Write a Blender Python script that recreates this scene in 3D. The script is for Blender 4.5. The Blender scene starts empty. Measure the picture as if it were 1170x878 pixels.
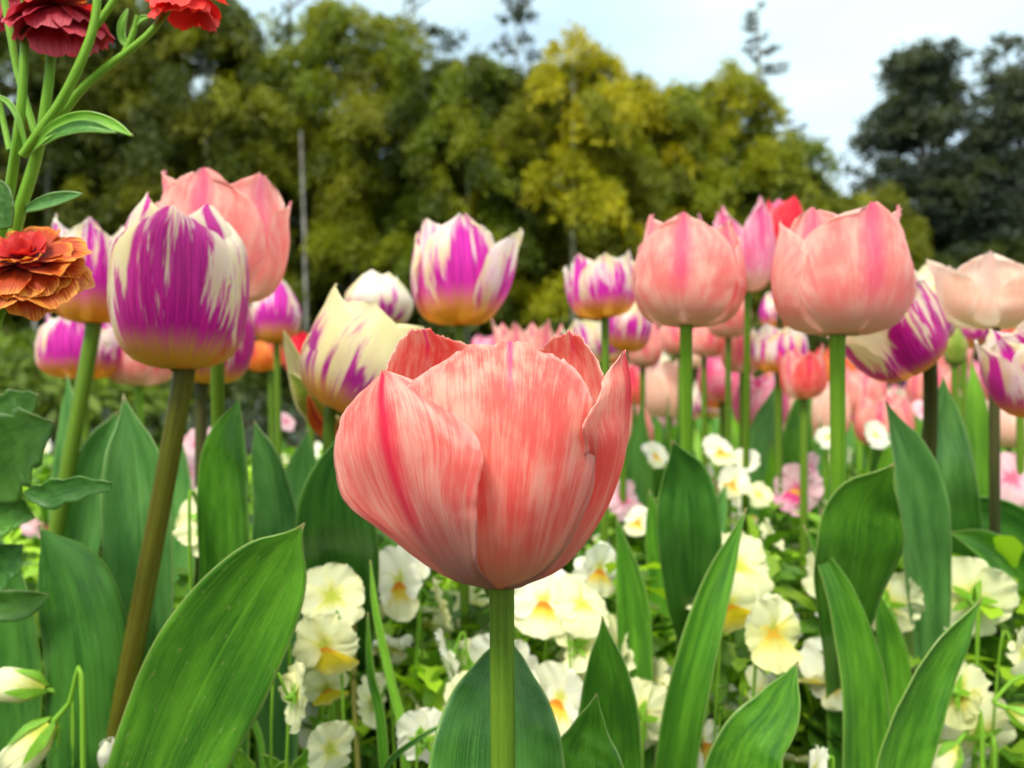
import bpy, math, random
import numpy as np
from mathutils import Vector, Matrix, Quaternion

random.seed(11)
RNG = np.random.default_rng(11)
S = bpy.context.scene
C = S.collection
rad = math.radians

# ------------------------------------------------------------ camera, sky, sun, exposure
F = 870.0            # focal length in photo pixels (photo is 1170 wide)
CZ = 0.42            # the lens is held at flower height
cam_d = bpy.data.cameras.new('camera')
cam = bpy.data.objects.new('camera', cam_d)
C.objects.link(cam)
cam.location = (0, 0, CZ)
cam.rotation_euler = (rad(90), 0, 0)
cam_d.sensor_width = 36
cam_d.lens = 36 * F / 1170
cam_d.clip_start = 0.02
cam_d.clip_end = 500
cam_d.dof.use_dof = True
cam_d.dof.focus_distance = 0.20
cam_d.dof.aperture_fstop = 13
S.camera = cam

SUN_EL, SUN_AZ = 52, 205      # azimuth measured clockwise from +Y (north); the sun is behind the camera, to its left
w = bpy.data.worlds.new('World')
S.world = w
w.use_nodes = True
nt = w.node_tree
nt.nodes.clear()
out = nt.nodes.new('ShaderNodeOutputWorld')
bg = nt.nodes.new('ShaderNodeBackground')
sky = nt.nodes.new('ShaderNodeTexSky')
sky.sky_type = 'NISHITA'
sky.sun_disc = False
sky.sun_elevation = rad(SUN_EL)
sky.sun_rotation = rad(SUN_AZ)
sky.dust_density = 2.0
tc = nt.nodes.new('ShaderNodeTexCoord')
mp = nt.nodes.new('ShaderNodeMapping')
mp.inputs['Scale'].default_value = (1.6, 1.6, 4.0)
nz = nt.nodes.new('ShaderNodeTexNoise')
nz.inputs['Scale'].default_value = 1.7
nz.inputs['Detail'].default_value = 5
nz.inputs['Roughness'].default_value = 0.5
rp = nt.nodes.new('ShaderNodeValToRGB')
rp.color_ramp.elements[0].position = 0.36
rp.color_ramp.elements[0].color = (0.55, 0.55, 0.55, 1)
rp.color_ramp.elements[1].position = 0.62
rp.color_ramp.elements[1].color = (0.97, 0.97, 0.97, 1)
mx = nt.nodes.new('ShaderNodeMix')
mx.data_type = 'RGBA'
sep = nt.nodes.new('ShaderNodeSeparateXYZ')
nt.links.new(tc.outputs['Generated'], sep.inputs[0])
ovr = nt.nodes.new('ShaderNodeValToRGB')       # overcast sky: brighter overhead than at the horizon
ovr.color_ramp.elements[0].position = 0.0
ovr.color_ramp.elements[0].color = (0.44, 0.475, 0.475, 1)
ovr.color_ramp.elements[1].position = 0.9
ovr.color_ramp.elements[1].color = (1.0, 1.0, 1.0, 1)
e3 = ovr.color_ramp.elements.new(0.42)
e3.color = (0.335, 0.445, 0.46, 1)
nt.links.new(sep.outputs[2], ovr.inputs[0])
scl = nt.nodes.new('ShaderNodeMix')
scl.data_type = 'RGBA'
scl.blend_type = 'MULTIPLY'
scl.clamp_result = False
scl.inputs[0].default_value = 1
scl.inputs[7].default_value = (11.0, 11.0, 11.0, 1)
nt.links.new(ovr.outputs[0], scl.inputs[6])
nt.links.new(scl.outputs[2], mx.inputs[7])
nt.links.new(tc.outputs['Generated'], mp.inputs['Vector'])
nt.links.new(mp.outputs[0], nz.inputs['Vector'])
nt.links.new(nz.outputs['Fac'], rp.inputs[0])
nt.links.new(rp.outputs[0], mx.inputs[0])
nt.links.new(sky.outputs[0], mx.inputs[6])
nt.links.new(mx.outputs[2], bg.inputs[0])
bg.inputs[1].default_value = 0.10
nt.links.new(bg.outputs[0], out.inputs[0])

sd = bpy.data.lights.new('sun', 'SUN')
sd.energy = 1.5
sd.angle = rad(14)
sd.color = (1.0, 0.94, 0.80)
so = bpy.data.objects.new('sun', sd)
C.objects.link(so)
ce = math.cos(rad(SUN_EL))
sdir = Vector((math.sin(rad(SUN_AZ)) * ce, math.cos(rad(SUN_AZ)) * ce, math.sin(rad(SUN_EL))))
so.rotation_euler = sdir.to_track_quat('Z', 'Y').to_euler()
so.location = (0, -3, 6)

vs = S.view_settings
vs.view_transform = 'Standard'
vs.look = 'None'
vs.gamma = 1
vs.exposure = 1.42
try:
    S.cycles.use_denoising = True
    S.cycles.denoiser = 'OPENIMAGEDENOISE'
    S.cycles.max_bounces = 7
    S.cycles.diffuse_bounces = 4
    S.cycles.transmission_bounces = 5
    S.cycles.caustics_reflective = False
    S.cycles.caustics_refractive = False
except Exception:
    pass


def P(px, py, d):
    """photo pixel at distance d in front of the lens -> world point"""
    return Vector(((px - 585) / F * d, d, CZ + (439 - py) / F * d))


# ------------------------------------------------------------ material helpers
class NT:
    def __init__(self, name):
        self.m = bpy.data.materials.new(name)
        self.m.use_nodes = True
        self.t = self.m.node_tree
        self.t.nodes.clear()
        self.out = self.t.nodes.new('ShaderNodeOutputMaterial')

    def n(self, ty, **kw):
        x = self.t.nodes.new(ty)
        for k, v in kw.items():
            setattr(x, k, v)
        return x

    def put(self, sock, v):
        if v is None:
            return
        if isinstance(v, bpy.types.NodeSocket):
            self.t.links.new(v, sock)
        elif isinstance(v, (tuple, list)):
            v = tuple(v)
            sock.default_value = v + (1,) if len(v) == 3 and sock.type == 'RGBA' else v
        else:
            sock.default_value = v

    def math(self, op, a, b=None, c=None, clamp=False):
        x = self.n('ShaderNodeMath', operation=op, use_clamp=clamp)
        for i, v in enumerate((a, b, c)):
            self.put(x.inputs[i], v)
        return x.outputs[0]

    def mix(self, f, a, b, mode='MIX'):
        x = self.n('ShaderNodeMix', data_type='RGBA', blend_type=mode)
        self.put(x.inputs[0], f)
        self.put(x.inputs[6], a)
        self.put(x.inputs[7], b)
        return x.outputs[2]

    def step(self, v, lo, hi, a=0.0, b=1.0):
        x = self.n('ShaderNodeMapRange', interpolation_type='SMOOTHSTEP')
        for i, q in enumerate((v, lo, hi, a, b)):
            self.put(x.inputs[i], q)
        return x.outputs[0]

    def noise(self, vec, scale=5, detail=2, rough=0.5, dist=0.0):
        x = self.n('ShaderNodeTexNoise')
        self.put(x.inputs['Vector'], vec)
        x.inputs['Scale'].default_value = scale
        x.inputs['Detail'].default_value = detail
        x.inputs['Roughness'].default_value = rough
        x.inputs['Distortion'].default_value = dist
        return x.outputs['Fac']

    def vec(self, x, y, z=0.0):
        c = self.n('ShaderNodeCombineXYZ')
        for i, v in enumerate((x, y, z)):
            self.put(c.inputs[i], v)
        return c.outputs[0]

    def uv(self):
        x = self.n('ShaderNodeTexCoord')
        s = self.n('ShaderNodeSeparateXYZ')
        self.t.links.new(x.outputs['UV'], s.inputs[0])
        u = self.math('MULTIPLY_ADD', s.outputs[0], 2.0, -1.0)
        return u, s.outputs[1]

    def pos(self):
        return self.n('ShaderNodeTexCoord').outputs['Object']

    def rnd(self):
        return self.n('ShaderNodeObjectInfo').outputs['Random']

    def bump(self, h, strength=0.3, dist=0.001):
        b = self.n('ShaderNodeBump')
        b.inputs['Strength'].default_value = strength
        b.inputs['Distance'].default_value = dist
        self.put(b.inputs['Height'], h)
        return b.outputs[0]

    def finish(self, col, rough=0.5, trans=0.0, tcol=None, normal=None, spec=0.5, sheen=0.0, coat=0.0):
        p = self.n('ShaderNodeBsdfPrincipled')
        self.put(p.inputs['Base Color'], col)
        self.put(p.inputs['Roughness'], rough)
        p.inputs['Specular IOR Level'].default_value = spec
        if sheen:
            p.inputs['Sheen Weight'].default_value = sheen
        if coat:
            p.inputs['Coat Weight'].default_value = coat
        if normal is not None:
            self.put(p.inputs['Normal'], normal)
        o = p.outputs[0]
        if trans > 0:
            t = self.n('ShaderNodeBsdfTranslucent')
            self.put(t.inputs[0], tcol if tcol is not None else col)
            if normal is not None:
                self.put(t.inputs['Normal'], normal)
            ms = self.n('ShaderNodeMixShader')
            ms.inputs[0].default_value = trans
            self.t.links.new(o, ms.inputs[1])
            self.t.links.new(t.outputs[0], ms.inputs[2])
            o = ms.outputs[0]
        self.t.links.new(o, self.out.inputs[0])
        return self.m


def pink_petal(name, coral, pale, rib, edge, base=(0.62, 0.52, 0.28), ribw=0.10, fine=1.0, ribv=0.35, ribk=0.85):
    k = NT(name)
    u, v = k.uv()
    r = k.math('MULTIPLY', k.rnd(), 37.0)
    au = k.math('ABSOLUTE', u)
    # veins: bend outwards towards the rim
    v2 = k.math('MULTIPLY', v, v)
    ub = k.math('MULTIPLY', u, k.math('SUBTRACT', 1.0, k.math('MULTIPLY', v, 0.62)))
    st1 = k.noise(k.vec(k.math('MULTIPLY', ub, 8.0), k.math('MULTIPLY', v, 1.6), r), 1.6, 4, 0.62, 0.5)
    st2 = k.noise(k.vec(k.math('MULTIPLY', ub, 90.0), k.math('MULTIPLY', v, 4.0), r), 1.3, 3, 0.6, 0.8)
    bl = k.noise(k.vec(k.math('MULTIPLY', u, 1.6), k.math('MULTIPLY', v, 2.0), r), 1.7, 4, 0.6)
    f = k.math('ADD', k.math('MULTIPLY', st1, 0.55), k.math('ADD', k.math('MULTIPLY', st2, 0.55 * fine), k.math('MULTIPLY', bl, 0.95)))
    f = k.step(f, 0.61 + 0.27 * fine, 0.96 + 0.27 * fine)
    col = k.mix(f, coral, pale)
    e = k.math('ADD', k.math('MULTIPLY', k.math('POWER', au, 3.0), 0.62), k.math('MULTIPLY', k.math('POWER', v, 5.0), 0.5))
    e = k.math('ADD', e, k.math('MULTIPLY', k.math('SUBTRACT', st1, 0.5), 0.9))
    e = k.step(e, 0.25, 0.85)
    col = k.mix(k.math('MULTIPLY', e, 0.75), col, edge)
    # mid rib flush
    wob = k.math('MULTIPLY', k.math('SUBTRACT', st1, 0.5), 0.10)
    m = k.step(k.math('ADD', au, wob), ribw * 0.1, ribw * 2.8, 1.0, 0.0)
    m = k.math('MULTIPLY', m, k.step(v, ribv, ribv + 0.3))
    m = k.math('MULTIPLY', m, ribk)
    col = k.mix(m, col, rib)
    b = k.step(k.math('ADD', v, k.math('MULTIPLY', k.math('SUBTRACT', st2, 0.5), 0.16)), 0.10, 0.34, 1.0, 0.0)
    col = k.mix(k.math('MULTIPLY', b, 0.8), col, base)
    h = k.math('ADD', k.math('MULTIPLY', st2, 0.6), k.math('MULTIPLY', st1, 0.5))
    return k.finish(col, 0.42, 0.50, None, k.bump(h, 0.45, 0.0013), 0.28, 0.12)


def flame_petal(name, purple, cream, yellow, amount=0.0, yv=0.26, freq=3.0, amp=2.6):
    k = NT(name)
    u, v = k.uv()
    r = k.math('MULTIPLY', k.rnd(), 53.0)
    au = k.math('ABSOLUTE', u)
    n1 = k.noise(k.vec(k.math('MULTIPLY', u, 3.2), k.math('MULTIPLY', v, 0.75), r), 1.5, 4, 0.55, 0.25)
    n2 = k.noise(k.vec(k.math('MULTIPLY', u, 26.0), k.math('MULTIPLY', v, 2.0), r), 1.2, 3, 0.55, 0.2)
    n3 = k.noise(k.vec(k.math('MULTIPLY', u, 1.3), k.math('MULTIPLY', v, 2.0), k.math('ADD', r, 9.0)), 1.4, 2, 0.5)
    # jagged flames: the height the colour reaches varies sharply across the petal
    teeth = k.noise(k.vec(k.math('MULTIPLY', k.math('MULTIPLY', u, k.math('SUBTRACT', 1.0, k.math('MULTIPLY', v, 0.45))), freq), k.math('MULTIPLY', v, 0.55), r), 1.25, 5, 0.60, 0.8)
    wide = k.noise(k.vec(k.math('MULTIPLY', u, 1.5), k.math('MULTIPLY', v, 0.8), k.math('ADD', r, 4.0)), 1.5, 2, 0.5)
    d = k.math('SUBTRACT', 0.84 + amount, v)
    d = k.math('ADD', d, k.math('MULTIPLY', k.math('SUBTRACT', teeth, 0.5), amp))
    d = k.math('ADD', d, k.math('MULTIPLY', k.math('SUBTRACT', n2, 0.5), 0.75))
    d = k.math('ADD', d, k.math('MULTIPLY', k.math('SUBTRACT', wide, 0.5), 1.3))
    d = k.math('SUBTRACT', d, k.math('MULTIPLY', k.math('POWER', au, 2.0), k.math('ADD', 0.35, k.math('MULTIPLY', v, 0.45))))
    mask = k.step(d, -0.08, 0.16)
    soft = k.step(d, -0.45, 0.15, 0.0, 0.22)
    pc = k.mix(k.step(n2, 0.3, 0.75), purple, tuple(min(1, q * 1.7 + 0.02) for q in purple))
    cc = k.mix(k.step(n3, 0.4, 0.65), cream, (0.86, 0.80, 0.42))
    col = k.mix(soft, cc, (0.75, 0.28, 0.55))
    col = k.mix(mask, col, pc)
    yb = k.step(k.math('ADD', v, k.math('MULTIPLY', k.math('SUBTRACT', n2, 0.5), 0.22)), yv * 0.35, yv * 1.25, 1.0, 0.0)
    col = k.mix(k.math('MULTIPLY', yb, 0.93), col, yellow)
    h = k.math('ADD', n2, k.math('MULTIPLY', n1, 0.6))
    return k.finish(col, 0.36, 0.46, None, k.bump(h, 0.22, 0.001), 0.32, 0.1)


def leaf_mat(name, a, b, edge=(0.30, 0.42, 0.10), tr=(0.16, 0.42, 0.03), rough=0.40, marks=0.0):
    k = NT(name)
    u, v = k.uv()
    r = k.math('MULTIPLY', k.rnd(), 61.0)
    au = k.math('ABSOLUTE', u)
    ve = k.noise(k.vec(k.math('MULTIPLY', u, 34.0), k.math('MULTIPLY', v, 1.2), r), 1.2, 2, 0.5, 0.1)
    bl = k.noise(k.vec(k.math('MULTIPLY', u, 1.3), k.math('MULTIPLY', v, 3.0), r), 1.8, 4, 0.6)
    col = k.mix(k.step(bl, 0.36, 0.66), a, b)
    col = k.mix(k.step(ve, 0.35, 0.75, 0.0, 0.5), col, tuple(q * 1.6 for q in b))
    col = k.mix(k.step(au, 0.0, 0.035, 0.35, 0.0), col, tuple(q * 1.9 for q in b))
    dark = k.noise(k.vec(k.math('MULTIPLY', u, 7.0), k.math('MULTIPLY', v, 22.0), r), 1.5, 4, 0.7)
    col = k.mix(k.step(dark, 0.60, 0.74, 0.0, 0.35), col, tuple(q * 0.45 for q in a))
    col = k.mix(k.step(au, 0.955, 0.995, 0.0, 0.8), col, edge)
    if marks:
        sp = k.noise(k.vec(k.math('MULTIPLY', u, 9.0), k.math('MULTIPLY', v, 24.0), r), 2.6, 2, 0.5)
        col = k.mix(k.step(sp, 0.70, 0.735, 0.0, marks * 0.7), col, (0.45, 0.42, 0.16))
    tipn = k.math('ADD', v, k.math('MULTIPLY', k.math('SUBTRACT', bl, 0.5), 0.03))
    col = k.mix(k.step(tipn, 0.975, 0.992, 0.0, 0.8), col, (0.22, 0.15, 0.05))
    ro = k.math('ADD', rough, k.math('MULTIPLY', k.math('SUBTRACT', bl, 0.5), 0.5))
    tcol = k.mix(k.step(bl, 0.3, 0.7), tr, tuple(q * 1.3 for q in tr))
    return k.finish(col, ro, 0.30, tcol, k.bump(k.math('ADD', ve, k.math('MULTIPLY', dark, 0.4)), 0.28, 0.0010), 0.5, 0.04)


def plain_mat(name, a, b, scale=60.0, rough=0.5, trans=0.0, tcol=None, bump=0.15, spec=0.4):
    k = NT(name)
    p = k.pos()
    n = k.noise(p, scale, 4, 0.6)
    col = k.mix(k.step(n, 0.35, 0.65), a, b)
    return k.finish(col, rough, trans, tcol, k.bump(n, bump, 0.002), spec)


def stem_mat(name, a, b):
    k = NT(name)
    u, v = k.uv()
    n = k.noise(k.vec(k.math('MULTIPLY', u, 6.0), k.math('MULTIPLY', v, 6.0), k.math('MULTIPLY', k.rnd(), 40)), 1.5, 3, 0.6)
    f = k.noise(k.vec(k.math('MULTIPLY', u, 30.0), k.math('MULTIPLY', v, 60.0), 0.0), 2.0, 2, 0.6)
    col = k.mix(k.step(n, 0.3, 0.7), a, b)
    col = k.mix(k.step(f, 0.5, 0.8, 0.0, 0.4), col, tuple(q * 1.6 for q in b))
    return k.finish(col, 0.45, 0.08, None, k.bump(f, 0.25, 0.0006), 0.2, 0.0)


def tinted_mat(name, rough=0.5, trans=0.35, tgain=(1.3, 1.5, 0.5)):
    k = NT(name)
    a = k.n('ShaderNodeAttribute', attribute_name='tint')
    t = k.mix(1.0, a.outputs['Color'], tgain, 'MULTIPLY')
    return k.finish(a.outputs['Color'], rough, trans, t, None, 0.3)


M = {}
M['pink_hero'] = pink_petal('petal_coral_pink', (0.91, 0.165, 0.135), (0.96, 0.52, 0.40), (0.86, 0.05, 0.30), (0.97, 0.66, 0.54), base=(0.70, 0.50, 0.30), ribw=0.022, fine=0.9, ribv=0.60, ribk=0.9)
M['pink_rib'] = pink_petal('petal_coral_strong_rib', (0.90, 0.175, 0.155), (0.96, 0.54, 0.43), (0.86, 0.003, 0.07), (0.97, 0.62, 0.50), base=(0.76, 0.44, 0.34), ribw=0.065, ribv=0.05, ribk=1.0)
M['pink_rim'] = pink_petal('petal_coral_red_rim', (0.90, 0.15, 0.12), (0.96, 0.48, 0.35), (0.82, 0.004, 0.05), (0.97, 0.60, 0.48), base=(0.72, 0.42, 0.30), ribw=0.16, ribv=0.42, ribk=0.95)
M['pink'] = pink_petal('petal_salmon_pink', (0.94, 0.32, 0.29), (0.96, 0.62, 0.51), (0.92, 0.09, 0.27), (0.97, 0.72, 0.60), base=(0.76, 0.66, 0.46), ribw=0.10, fine=0.4, ribk=0.7, ribv=0.2)
M['pale'] = pink_petal('petal_pale_peach', (0.94, 0.60, 0.46), (0.95, 0.76, 0.62), (0.90, 0.48, 0.46), (0.96, 0.86, 0.72), base=(0.82, 0.74, 0.50), ribw=0.10, fine=0.3, ribk=0.3)
M['rose'] = pink_petal('petal_rose_pink', (0.88, 0.20, 0.38), (0.93, 0.50, 0.60), (0.84, 0.06, 0.30), (0.96, 0.80, 0.78), base=(0.80, 0.58, 0.30), ribw=0.12, fine=0.4)
M['red'] = pink_petal('petal_red', (0.80, 0.008, 0.03), (0.85, 0.05, 0.09), (0.75, 0.0, 0.03), (0.88, 0.14, 0.16), base=(0.80, 0.25, 0.05), ribw=0.12, fine=0.3)
M['orange'] = pink_petal('petal_orange', (0.85, 0.17, 0.03), (0.88, 0.34, 0.06), (0.75, 0.06, 0.10), (0.90, 0.50, 0.15), base=(0.85, 0.45, 0.05), ribw=0.12, fine=0.4)
M['coral'] = pink_petal('petal_coral_red', (0.88, 0.09, 0.10), (0.92, 0.26, 0.20), (0.85, 0.03, 0.12), (0.94, 0.40, 0.32), base=(0.80, 0.40, 0.20), ribw=0.12, fine=0.3)
M['violet'] = pink_petal('petal_violet', (0.16, 0.03, 0.30), (0.28, 0.08, 0.42), (0.14, 0.02, 0.26), (0.42, 0.22, 0.50), base=(0.25, 0.2, 0.2), ribw=0.1, fine=0.3)
M['flame'] = flame_petal('petal_purple_flamed', (0.45, 0.004, 0.24), (0.92, 0.86, 0.62), (0.93, 0.66, 0.03), 0.10, 0.26, 2.8, 3.8)
M['flame_mid'] = flame_petal('petal_magenta_flamed', (0.50, 0.012, 0.33), (0.92, 0.86, 0.76), (0.94, 0.55, 0.02), -0.02, 0.34, 3.2, 3.2)
M['flame_light'] = flame_petal('petal_cream_flamed', (0.36, 0.012, 0.24), (0.90, 0.85, 0.50), (0.86, 0.50, 0.04), -0.40, 0.30)
M['flame_white'] = flame_petal('petal_white_flamed', (0.42, 0.02, 0.32), (0.90, 0.86, 0.74), (0.85, 0.70, 0.20), -0.40, 0.20)
M['bud'] = pink_petal('petal_green_cream', (0.45, 0.50, 0.06), (0.70, 0.68, 0.20), (0.25, 0.40, 0.04), (0.80, 0.76, 0.40), base=(0.30, 0.45, 0.05), ribw=0.3, fine=0.4, ribv=0.0)
M['leaf'] = leaf_mat('tulip_leaf_green', (0.028, 0.125, 0.012), (0.11, 0.30, 0.020), tr=(0.26, 0.58, 0.02), marks=0.8, rough=0.23)
M['leaf_blue'] = leaf_mat('tulip_leaf_bluish', (0.048, 0.175, 0.036), (0.135, 0.33, 0.075), edge=(0.34, 0.50, 0.16), tr=(0.20, 0.48, 0.05), rough=0.32)
M['leaf_dark'] = leaf_mat('tulip_leaf_dark', (0.024, 0.110, 0.014), (0.065, 0.21, 0.024), edge=(0.20, 0.36, 0.06), tr=(0.14, 0.38, 0.02), marks=0.5, rough=0.32)
M['leaf_bright'] = leaf_mat('tulip_leaf_bright', (0.13, 0.33, 0.02), (0.23, 0.48, 0.035), tr=(0.38, 0.72, 0.03))
M['leaf_olive'] = leaf_mat('broad_leaf_olive', (0.026, 0.10, 0.008), (0.06, 0.17, 0.014), edge=(0.14, 0.2, 0.04), tr=(0.16, 0.36, 0.02))
M['stem'] = stem_mat('stem_green', (0.085, 0.16, 0.012), (0.13, 0.24, 0.018))
M['stem_bright'] = stem_mat('stem_bright_green', (0.14, 0.32, 0.02), (0.22, 0.44, 0.035))
M['stem_brown'] = stem_mat('stem_olive_brown', (0.085, 0.070, 0.006), (0.12, 0.13, 0.010))
M['stem_dark'] = stem_mat('stem_purplish', (0.055, 0.04, 0.02), (0.08, 0.10, 0.02))
M['pistil'] = plain_mat('pistil_yellow', (0.55, 0.5, 0.15), (0.3, 0.35, 0.1), 300)


def pansy_mat(name, pale, blotch, eye, bv, under=None):
    k = NT(name)
    u, v = k.uv()
    r = k.math('MULTIPLY', k.rnd(), 31.0)
    n = k.noise(k.vec(k.math('MULTIPLY', u, 14.0), k.math('MULTIPLY', v, 1.2), r), 1.2, 3, 0.6, 0.2)
    m = k.noise(k.vec(k.math('MULTIPLY', u, 1.5), k.math('MULTIPLY', v, 1.8), r), 1.8, 3, 0.6)
    col = k.mix(k.step(m, 0.35, 0.7), pale, tuple(min(0.93, q * 1.12 + 0.03) for q in pale))
    f = k.step(k.math('ADD', v, k.math('MULTIPLY', k.math('SUBTRACT', n, 0.5), 0.7)), bv * 0.55, bv * 1.35, 1.0, 0.0)
    col = k.mix(f, col, blotch)
    g = k.step(k.math('ADD', v, k.math('MULTIPLY', k.math('SUBTRACT', n, 0.5), 0.35)), 0.08, 0.26, 1.0, 0.0)
    col = k.mix(g, col, eye)
    return k.finish(col, 0.55, 0.38, None, k.bump(k.math('ADD', n, m), 0.35, 0.0009), 0.2, 0.15)


M['p_cream'] = pansy_mat('pansy_cream', (0.89, 0.88, 0.50), (0.86, 0.82, 0.26), (0.60, 0.66, 0.08), 0.34)
M['p_white'] = pansy_mat('pansy_white', (0.91, 0.90, 0.70), (0.88, 0.86, 0.46), (0.70, 0.70, 0.14), 0.26)
M['p_lemon'] = pansy_mat('pansy_lemon', (0.84, 0.82, 0.36), (0.85, 0.74, 0.16), (0.80, 0.50, 0.04), 0.45)
M['p_yellow'] = pansy_mat('pansy_yellow_lip', (0.88, 0.82, 0.34), (0.94, 0.72, 0.02), (0.88, 0.34, 0.01), 0.85)
M['p_lip'] = pansy_mat('pansy_cream_lip', (0.87, 0.84, 0.52), (0.88, 0.62, 0.05), (0.82, 0.24, 0.01), 0.48)
M['p_pink'] = pansy_mat('pansy_pink', (0.86, 0.52, 0.58), (0.80, 0.25, 0.40), (0.75, 0.15, 0.25), 0.30)
M['p_magenta'] = pansy_mat('pansy_magenta', (0.85, 0.40, 0.55), (0.75, 0.04, 0.25), (0.88, 0.45, 0.02), 0.55)
M['p_maroon'] = pansy_mat('pansy_maroon', (0.16, 0.008, 0.05), (0.10, 0.004, 0.03), (0.5, 0.3, 0.02), 0.3)
M['p_blue'] = pansy_mat('pansy_blue', (0.10, 0.16, 0.60), (0.06, 0.08, 0.45), (0.8, 0.7, 0.1), 0.3)
M['frill_orange'] = None


def frill_mat(name, base, rim, deep, rimv=0.72):
    k = NT(name)
    u, v = k.uv()
    r = k.math('MULTIPLY', k.rnd(), 31.0)
    n = k.noise(k.vec(k.math('MULTIPLY', u, 8.0), k.math('MULTIPLY', v, 1.5), r), 1.6, 4, 0.6, 0.4)
    vv = k.math('ADD', v, k.math('MULTIPLY', k.math('SUBTRACT', n, 0.5), 0.75))
    vv = k.math('ADD', vv, k.math('MULTIPLY', k.math('ABSOLUTE', u), 0.12))
    col = k.mix(k.step(vv, 0.25, 0.75), deep, base)
    col = k.mix(k.step(vv, rimv, rimv + 0.3), col, rim)
    return k.finish(col, 0.45, 0.35, None, k.bump(n, 0.35, 0.001), 0.3, 0.1)


M['frill_orange'] = frill_mat('frilled_petal_orange', (0.52, 0.055, 0.002), (0.86, 0.38, 0.04), (0.22, 0.005, 0.003), 0.84)
M['frill_red'] = frill_mat('frilled_petal_red', (0.55, 0.01, 0.012), (0.75, 0.05, 0.03), (0.40, 0.004, 0.01), 0.8)
M['frill_wine'] = frill_mat('frilled_petal_wine', (0.36, 0.010, 0.030), (0.62, 0.06, 0.09), (0.22, 0.004, 0.015), 0.75)
M['frill_bright'] = frill_mat('frilled_petal_bright_red', (0.80, 0.02, 0.015), (0.85, 0.06, 0.03), (0.55, 0.005, 0.01), 0.85)
M['undergrowth'] = tinted_mat('undergrowth_leaf', 0.45, 0.3, (1.5, 1.6, 0.6))
M['tree_leaf'] = tinted_mat('tree_leaf', 0.55, 0.35, (1.3, 1.25, 0.5))
M['bark'] = plain_mat('bark_grey', (0.14, 0.13, 0.11), (0.30, 0.29, 0.25), 6.0, 0.85, bump=0.6)
M['culm'] = plain_mat('bamboo_culm', (0.20, 0.22, 0.12), (0.34, 0.35, 0.24), 3.0, 0.5)
M['soil'] = plain_mat('soil', (0.018, 0.013, 0.009), (0.05, 0.036, 0.022), 25.0, 0.95, bump=1.0, spec=0.1)


# ------------------------------------------------------------ geometry helpers
def cr(keys, vals, t):
    """smooth (monotone-ish cubic Hermite) interpolation; vals (n,...) at keys, evaluated at t"""
    keys = np.asarray(keys, float)
    vals = np.asarray(vals, float)
    t = np.clip(np.asarray(t, float), keys[0], keys[-1])
    n = len(keys)
    m = np.zeros_like(vals)
    for i in range(n):
        a, b = max(i - 1, 0), min(i + 1, n - 1)
        m[i] = (vals[b] - vals[a]) / (keys[b] - keys[a])
    i = np.clip(np.searchsorted(keys, t, side='right') - 1, 0, n - 2)
    h = keys[i + 1] - keys[i]
    s = (t - keys[i]) / h
    sh = s.shape + (1,) * (vals.ndim - 1)
    s = s.reshape(sh)
    h = h.reshape(sh)
    return ((2 * s**3 - 3 * s**2 + 1) * vals[i] + (s**3 - 2 * s**2 + s) * h * m[i]
            + (-2 * s**3 + 3 * s**2) * vals[i + 1] + (s**3 - s**2) * h * m[i + 1])


def vnoise(x, seed):
    """cheap smooth 1-D noise in -1..1"""
    r = np.random.default_rng(seed)
    ph = r.uniform(0, 6.28, 5)
    am = r.uniform(0.4, 1, 5)
    o = 0
    for i, f in enumerate((1.0, 1.9, 3.1, 4.7, 7.3)):
        o = o + am[i] / (1 + i * 0.7) * np.sin(x * f + ph[i])
    return o / 2.2


class MB:
    def __init__(self):
        self.v, self.f, self.uv, self.mi, self.n = [], [], [], [], 0

    def grid(self, pts, mi=0, uvr=(0, 1, 0, 1), close=False):
        pts = np.asarray(pts, float)
        nv, nu, _ = pts.shape
        self.v.append(pts.reshape(-1, 3))
        uu, vv = np.meshgrid(np.linspace(uvr[0], uvr[1], nu), np.linspace(uvr[2], uvr[3], nv))
        self.uv.append(np.stack([uu, vv], -1).reshape(-1, 2))
        a = np.arange(nv * nu).reshape(nv, nu) + self.n
        q = np.stack([a[:-1, :-1], a[:-1, 1:], a[1:, 1:], a[1:, :-1]], -1).reshape(-1, 4)
        self.f.append(q)
        self.mi.append(np.full(len(q), mi))
        self.n += nv * nu
        return self

    def build(self, name, mats, parent=None, origin=None, xf=None, smooth=True, solid=0.0):
        v = np.concatenate(self.v)
        if xf is not None:
            m = np.array(xf)
            v = v @ m[:3, :3].T + m[:3, 3]
        if origin is not None:
            v = v - np.array(origin)
        f = np.concatenate(self.f)
        uv = np.concatenate(self.uv)
        me = bpy.data.meshes.new(name)
        me.vertices.add(len(v))
        me.vertices.foreach_set('co', v.astype(np.float32).ravel())
        me.loops.add(f.size)
        me.loops.foreach_set('vertex_index', f.ravel().astype(np.int32))
        me.polygons.add(len(f))
        me.polygons.foreach_set('loop_start', (np.arange(len(f)) * 4).astype(np.int32))
        me.polygons.foreach_set('material_index', np.concatenate(self.mi).astype(np.int32))
        me.polygons.foreach_set('use_smooth', np.full(len(f), smooth))
        l = me.uv_layers.new(name='UVMap')
        l.data.foreach_set('uv', uv[f.ravel()].astype(np.float32).ravel())
        for m in (mats if isinstance(mats, (list, tuple)) else [mats]):
            me.materials.append(m)
        me.update(calc_edges=True)
        me.validate()
        o = bpy.data.objects.new(name, me)
        C.objects.link(o)
        if parent is not None:
            o.parent = parent
        if solid:
            md = o.modifiers.new('thickness', 'SOLIDIFY')
            md.thickness = solid
            md.offset = 0
        return o


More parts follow.
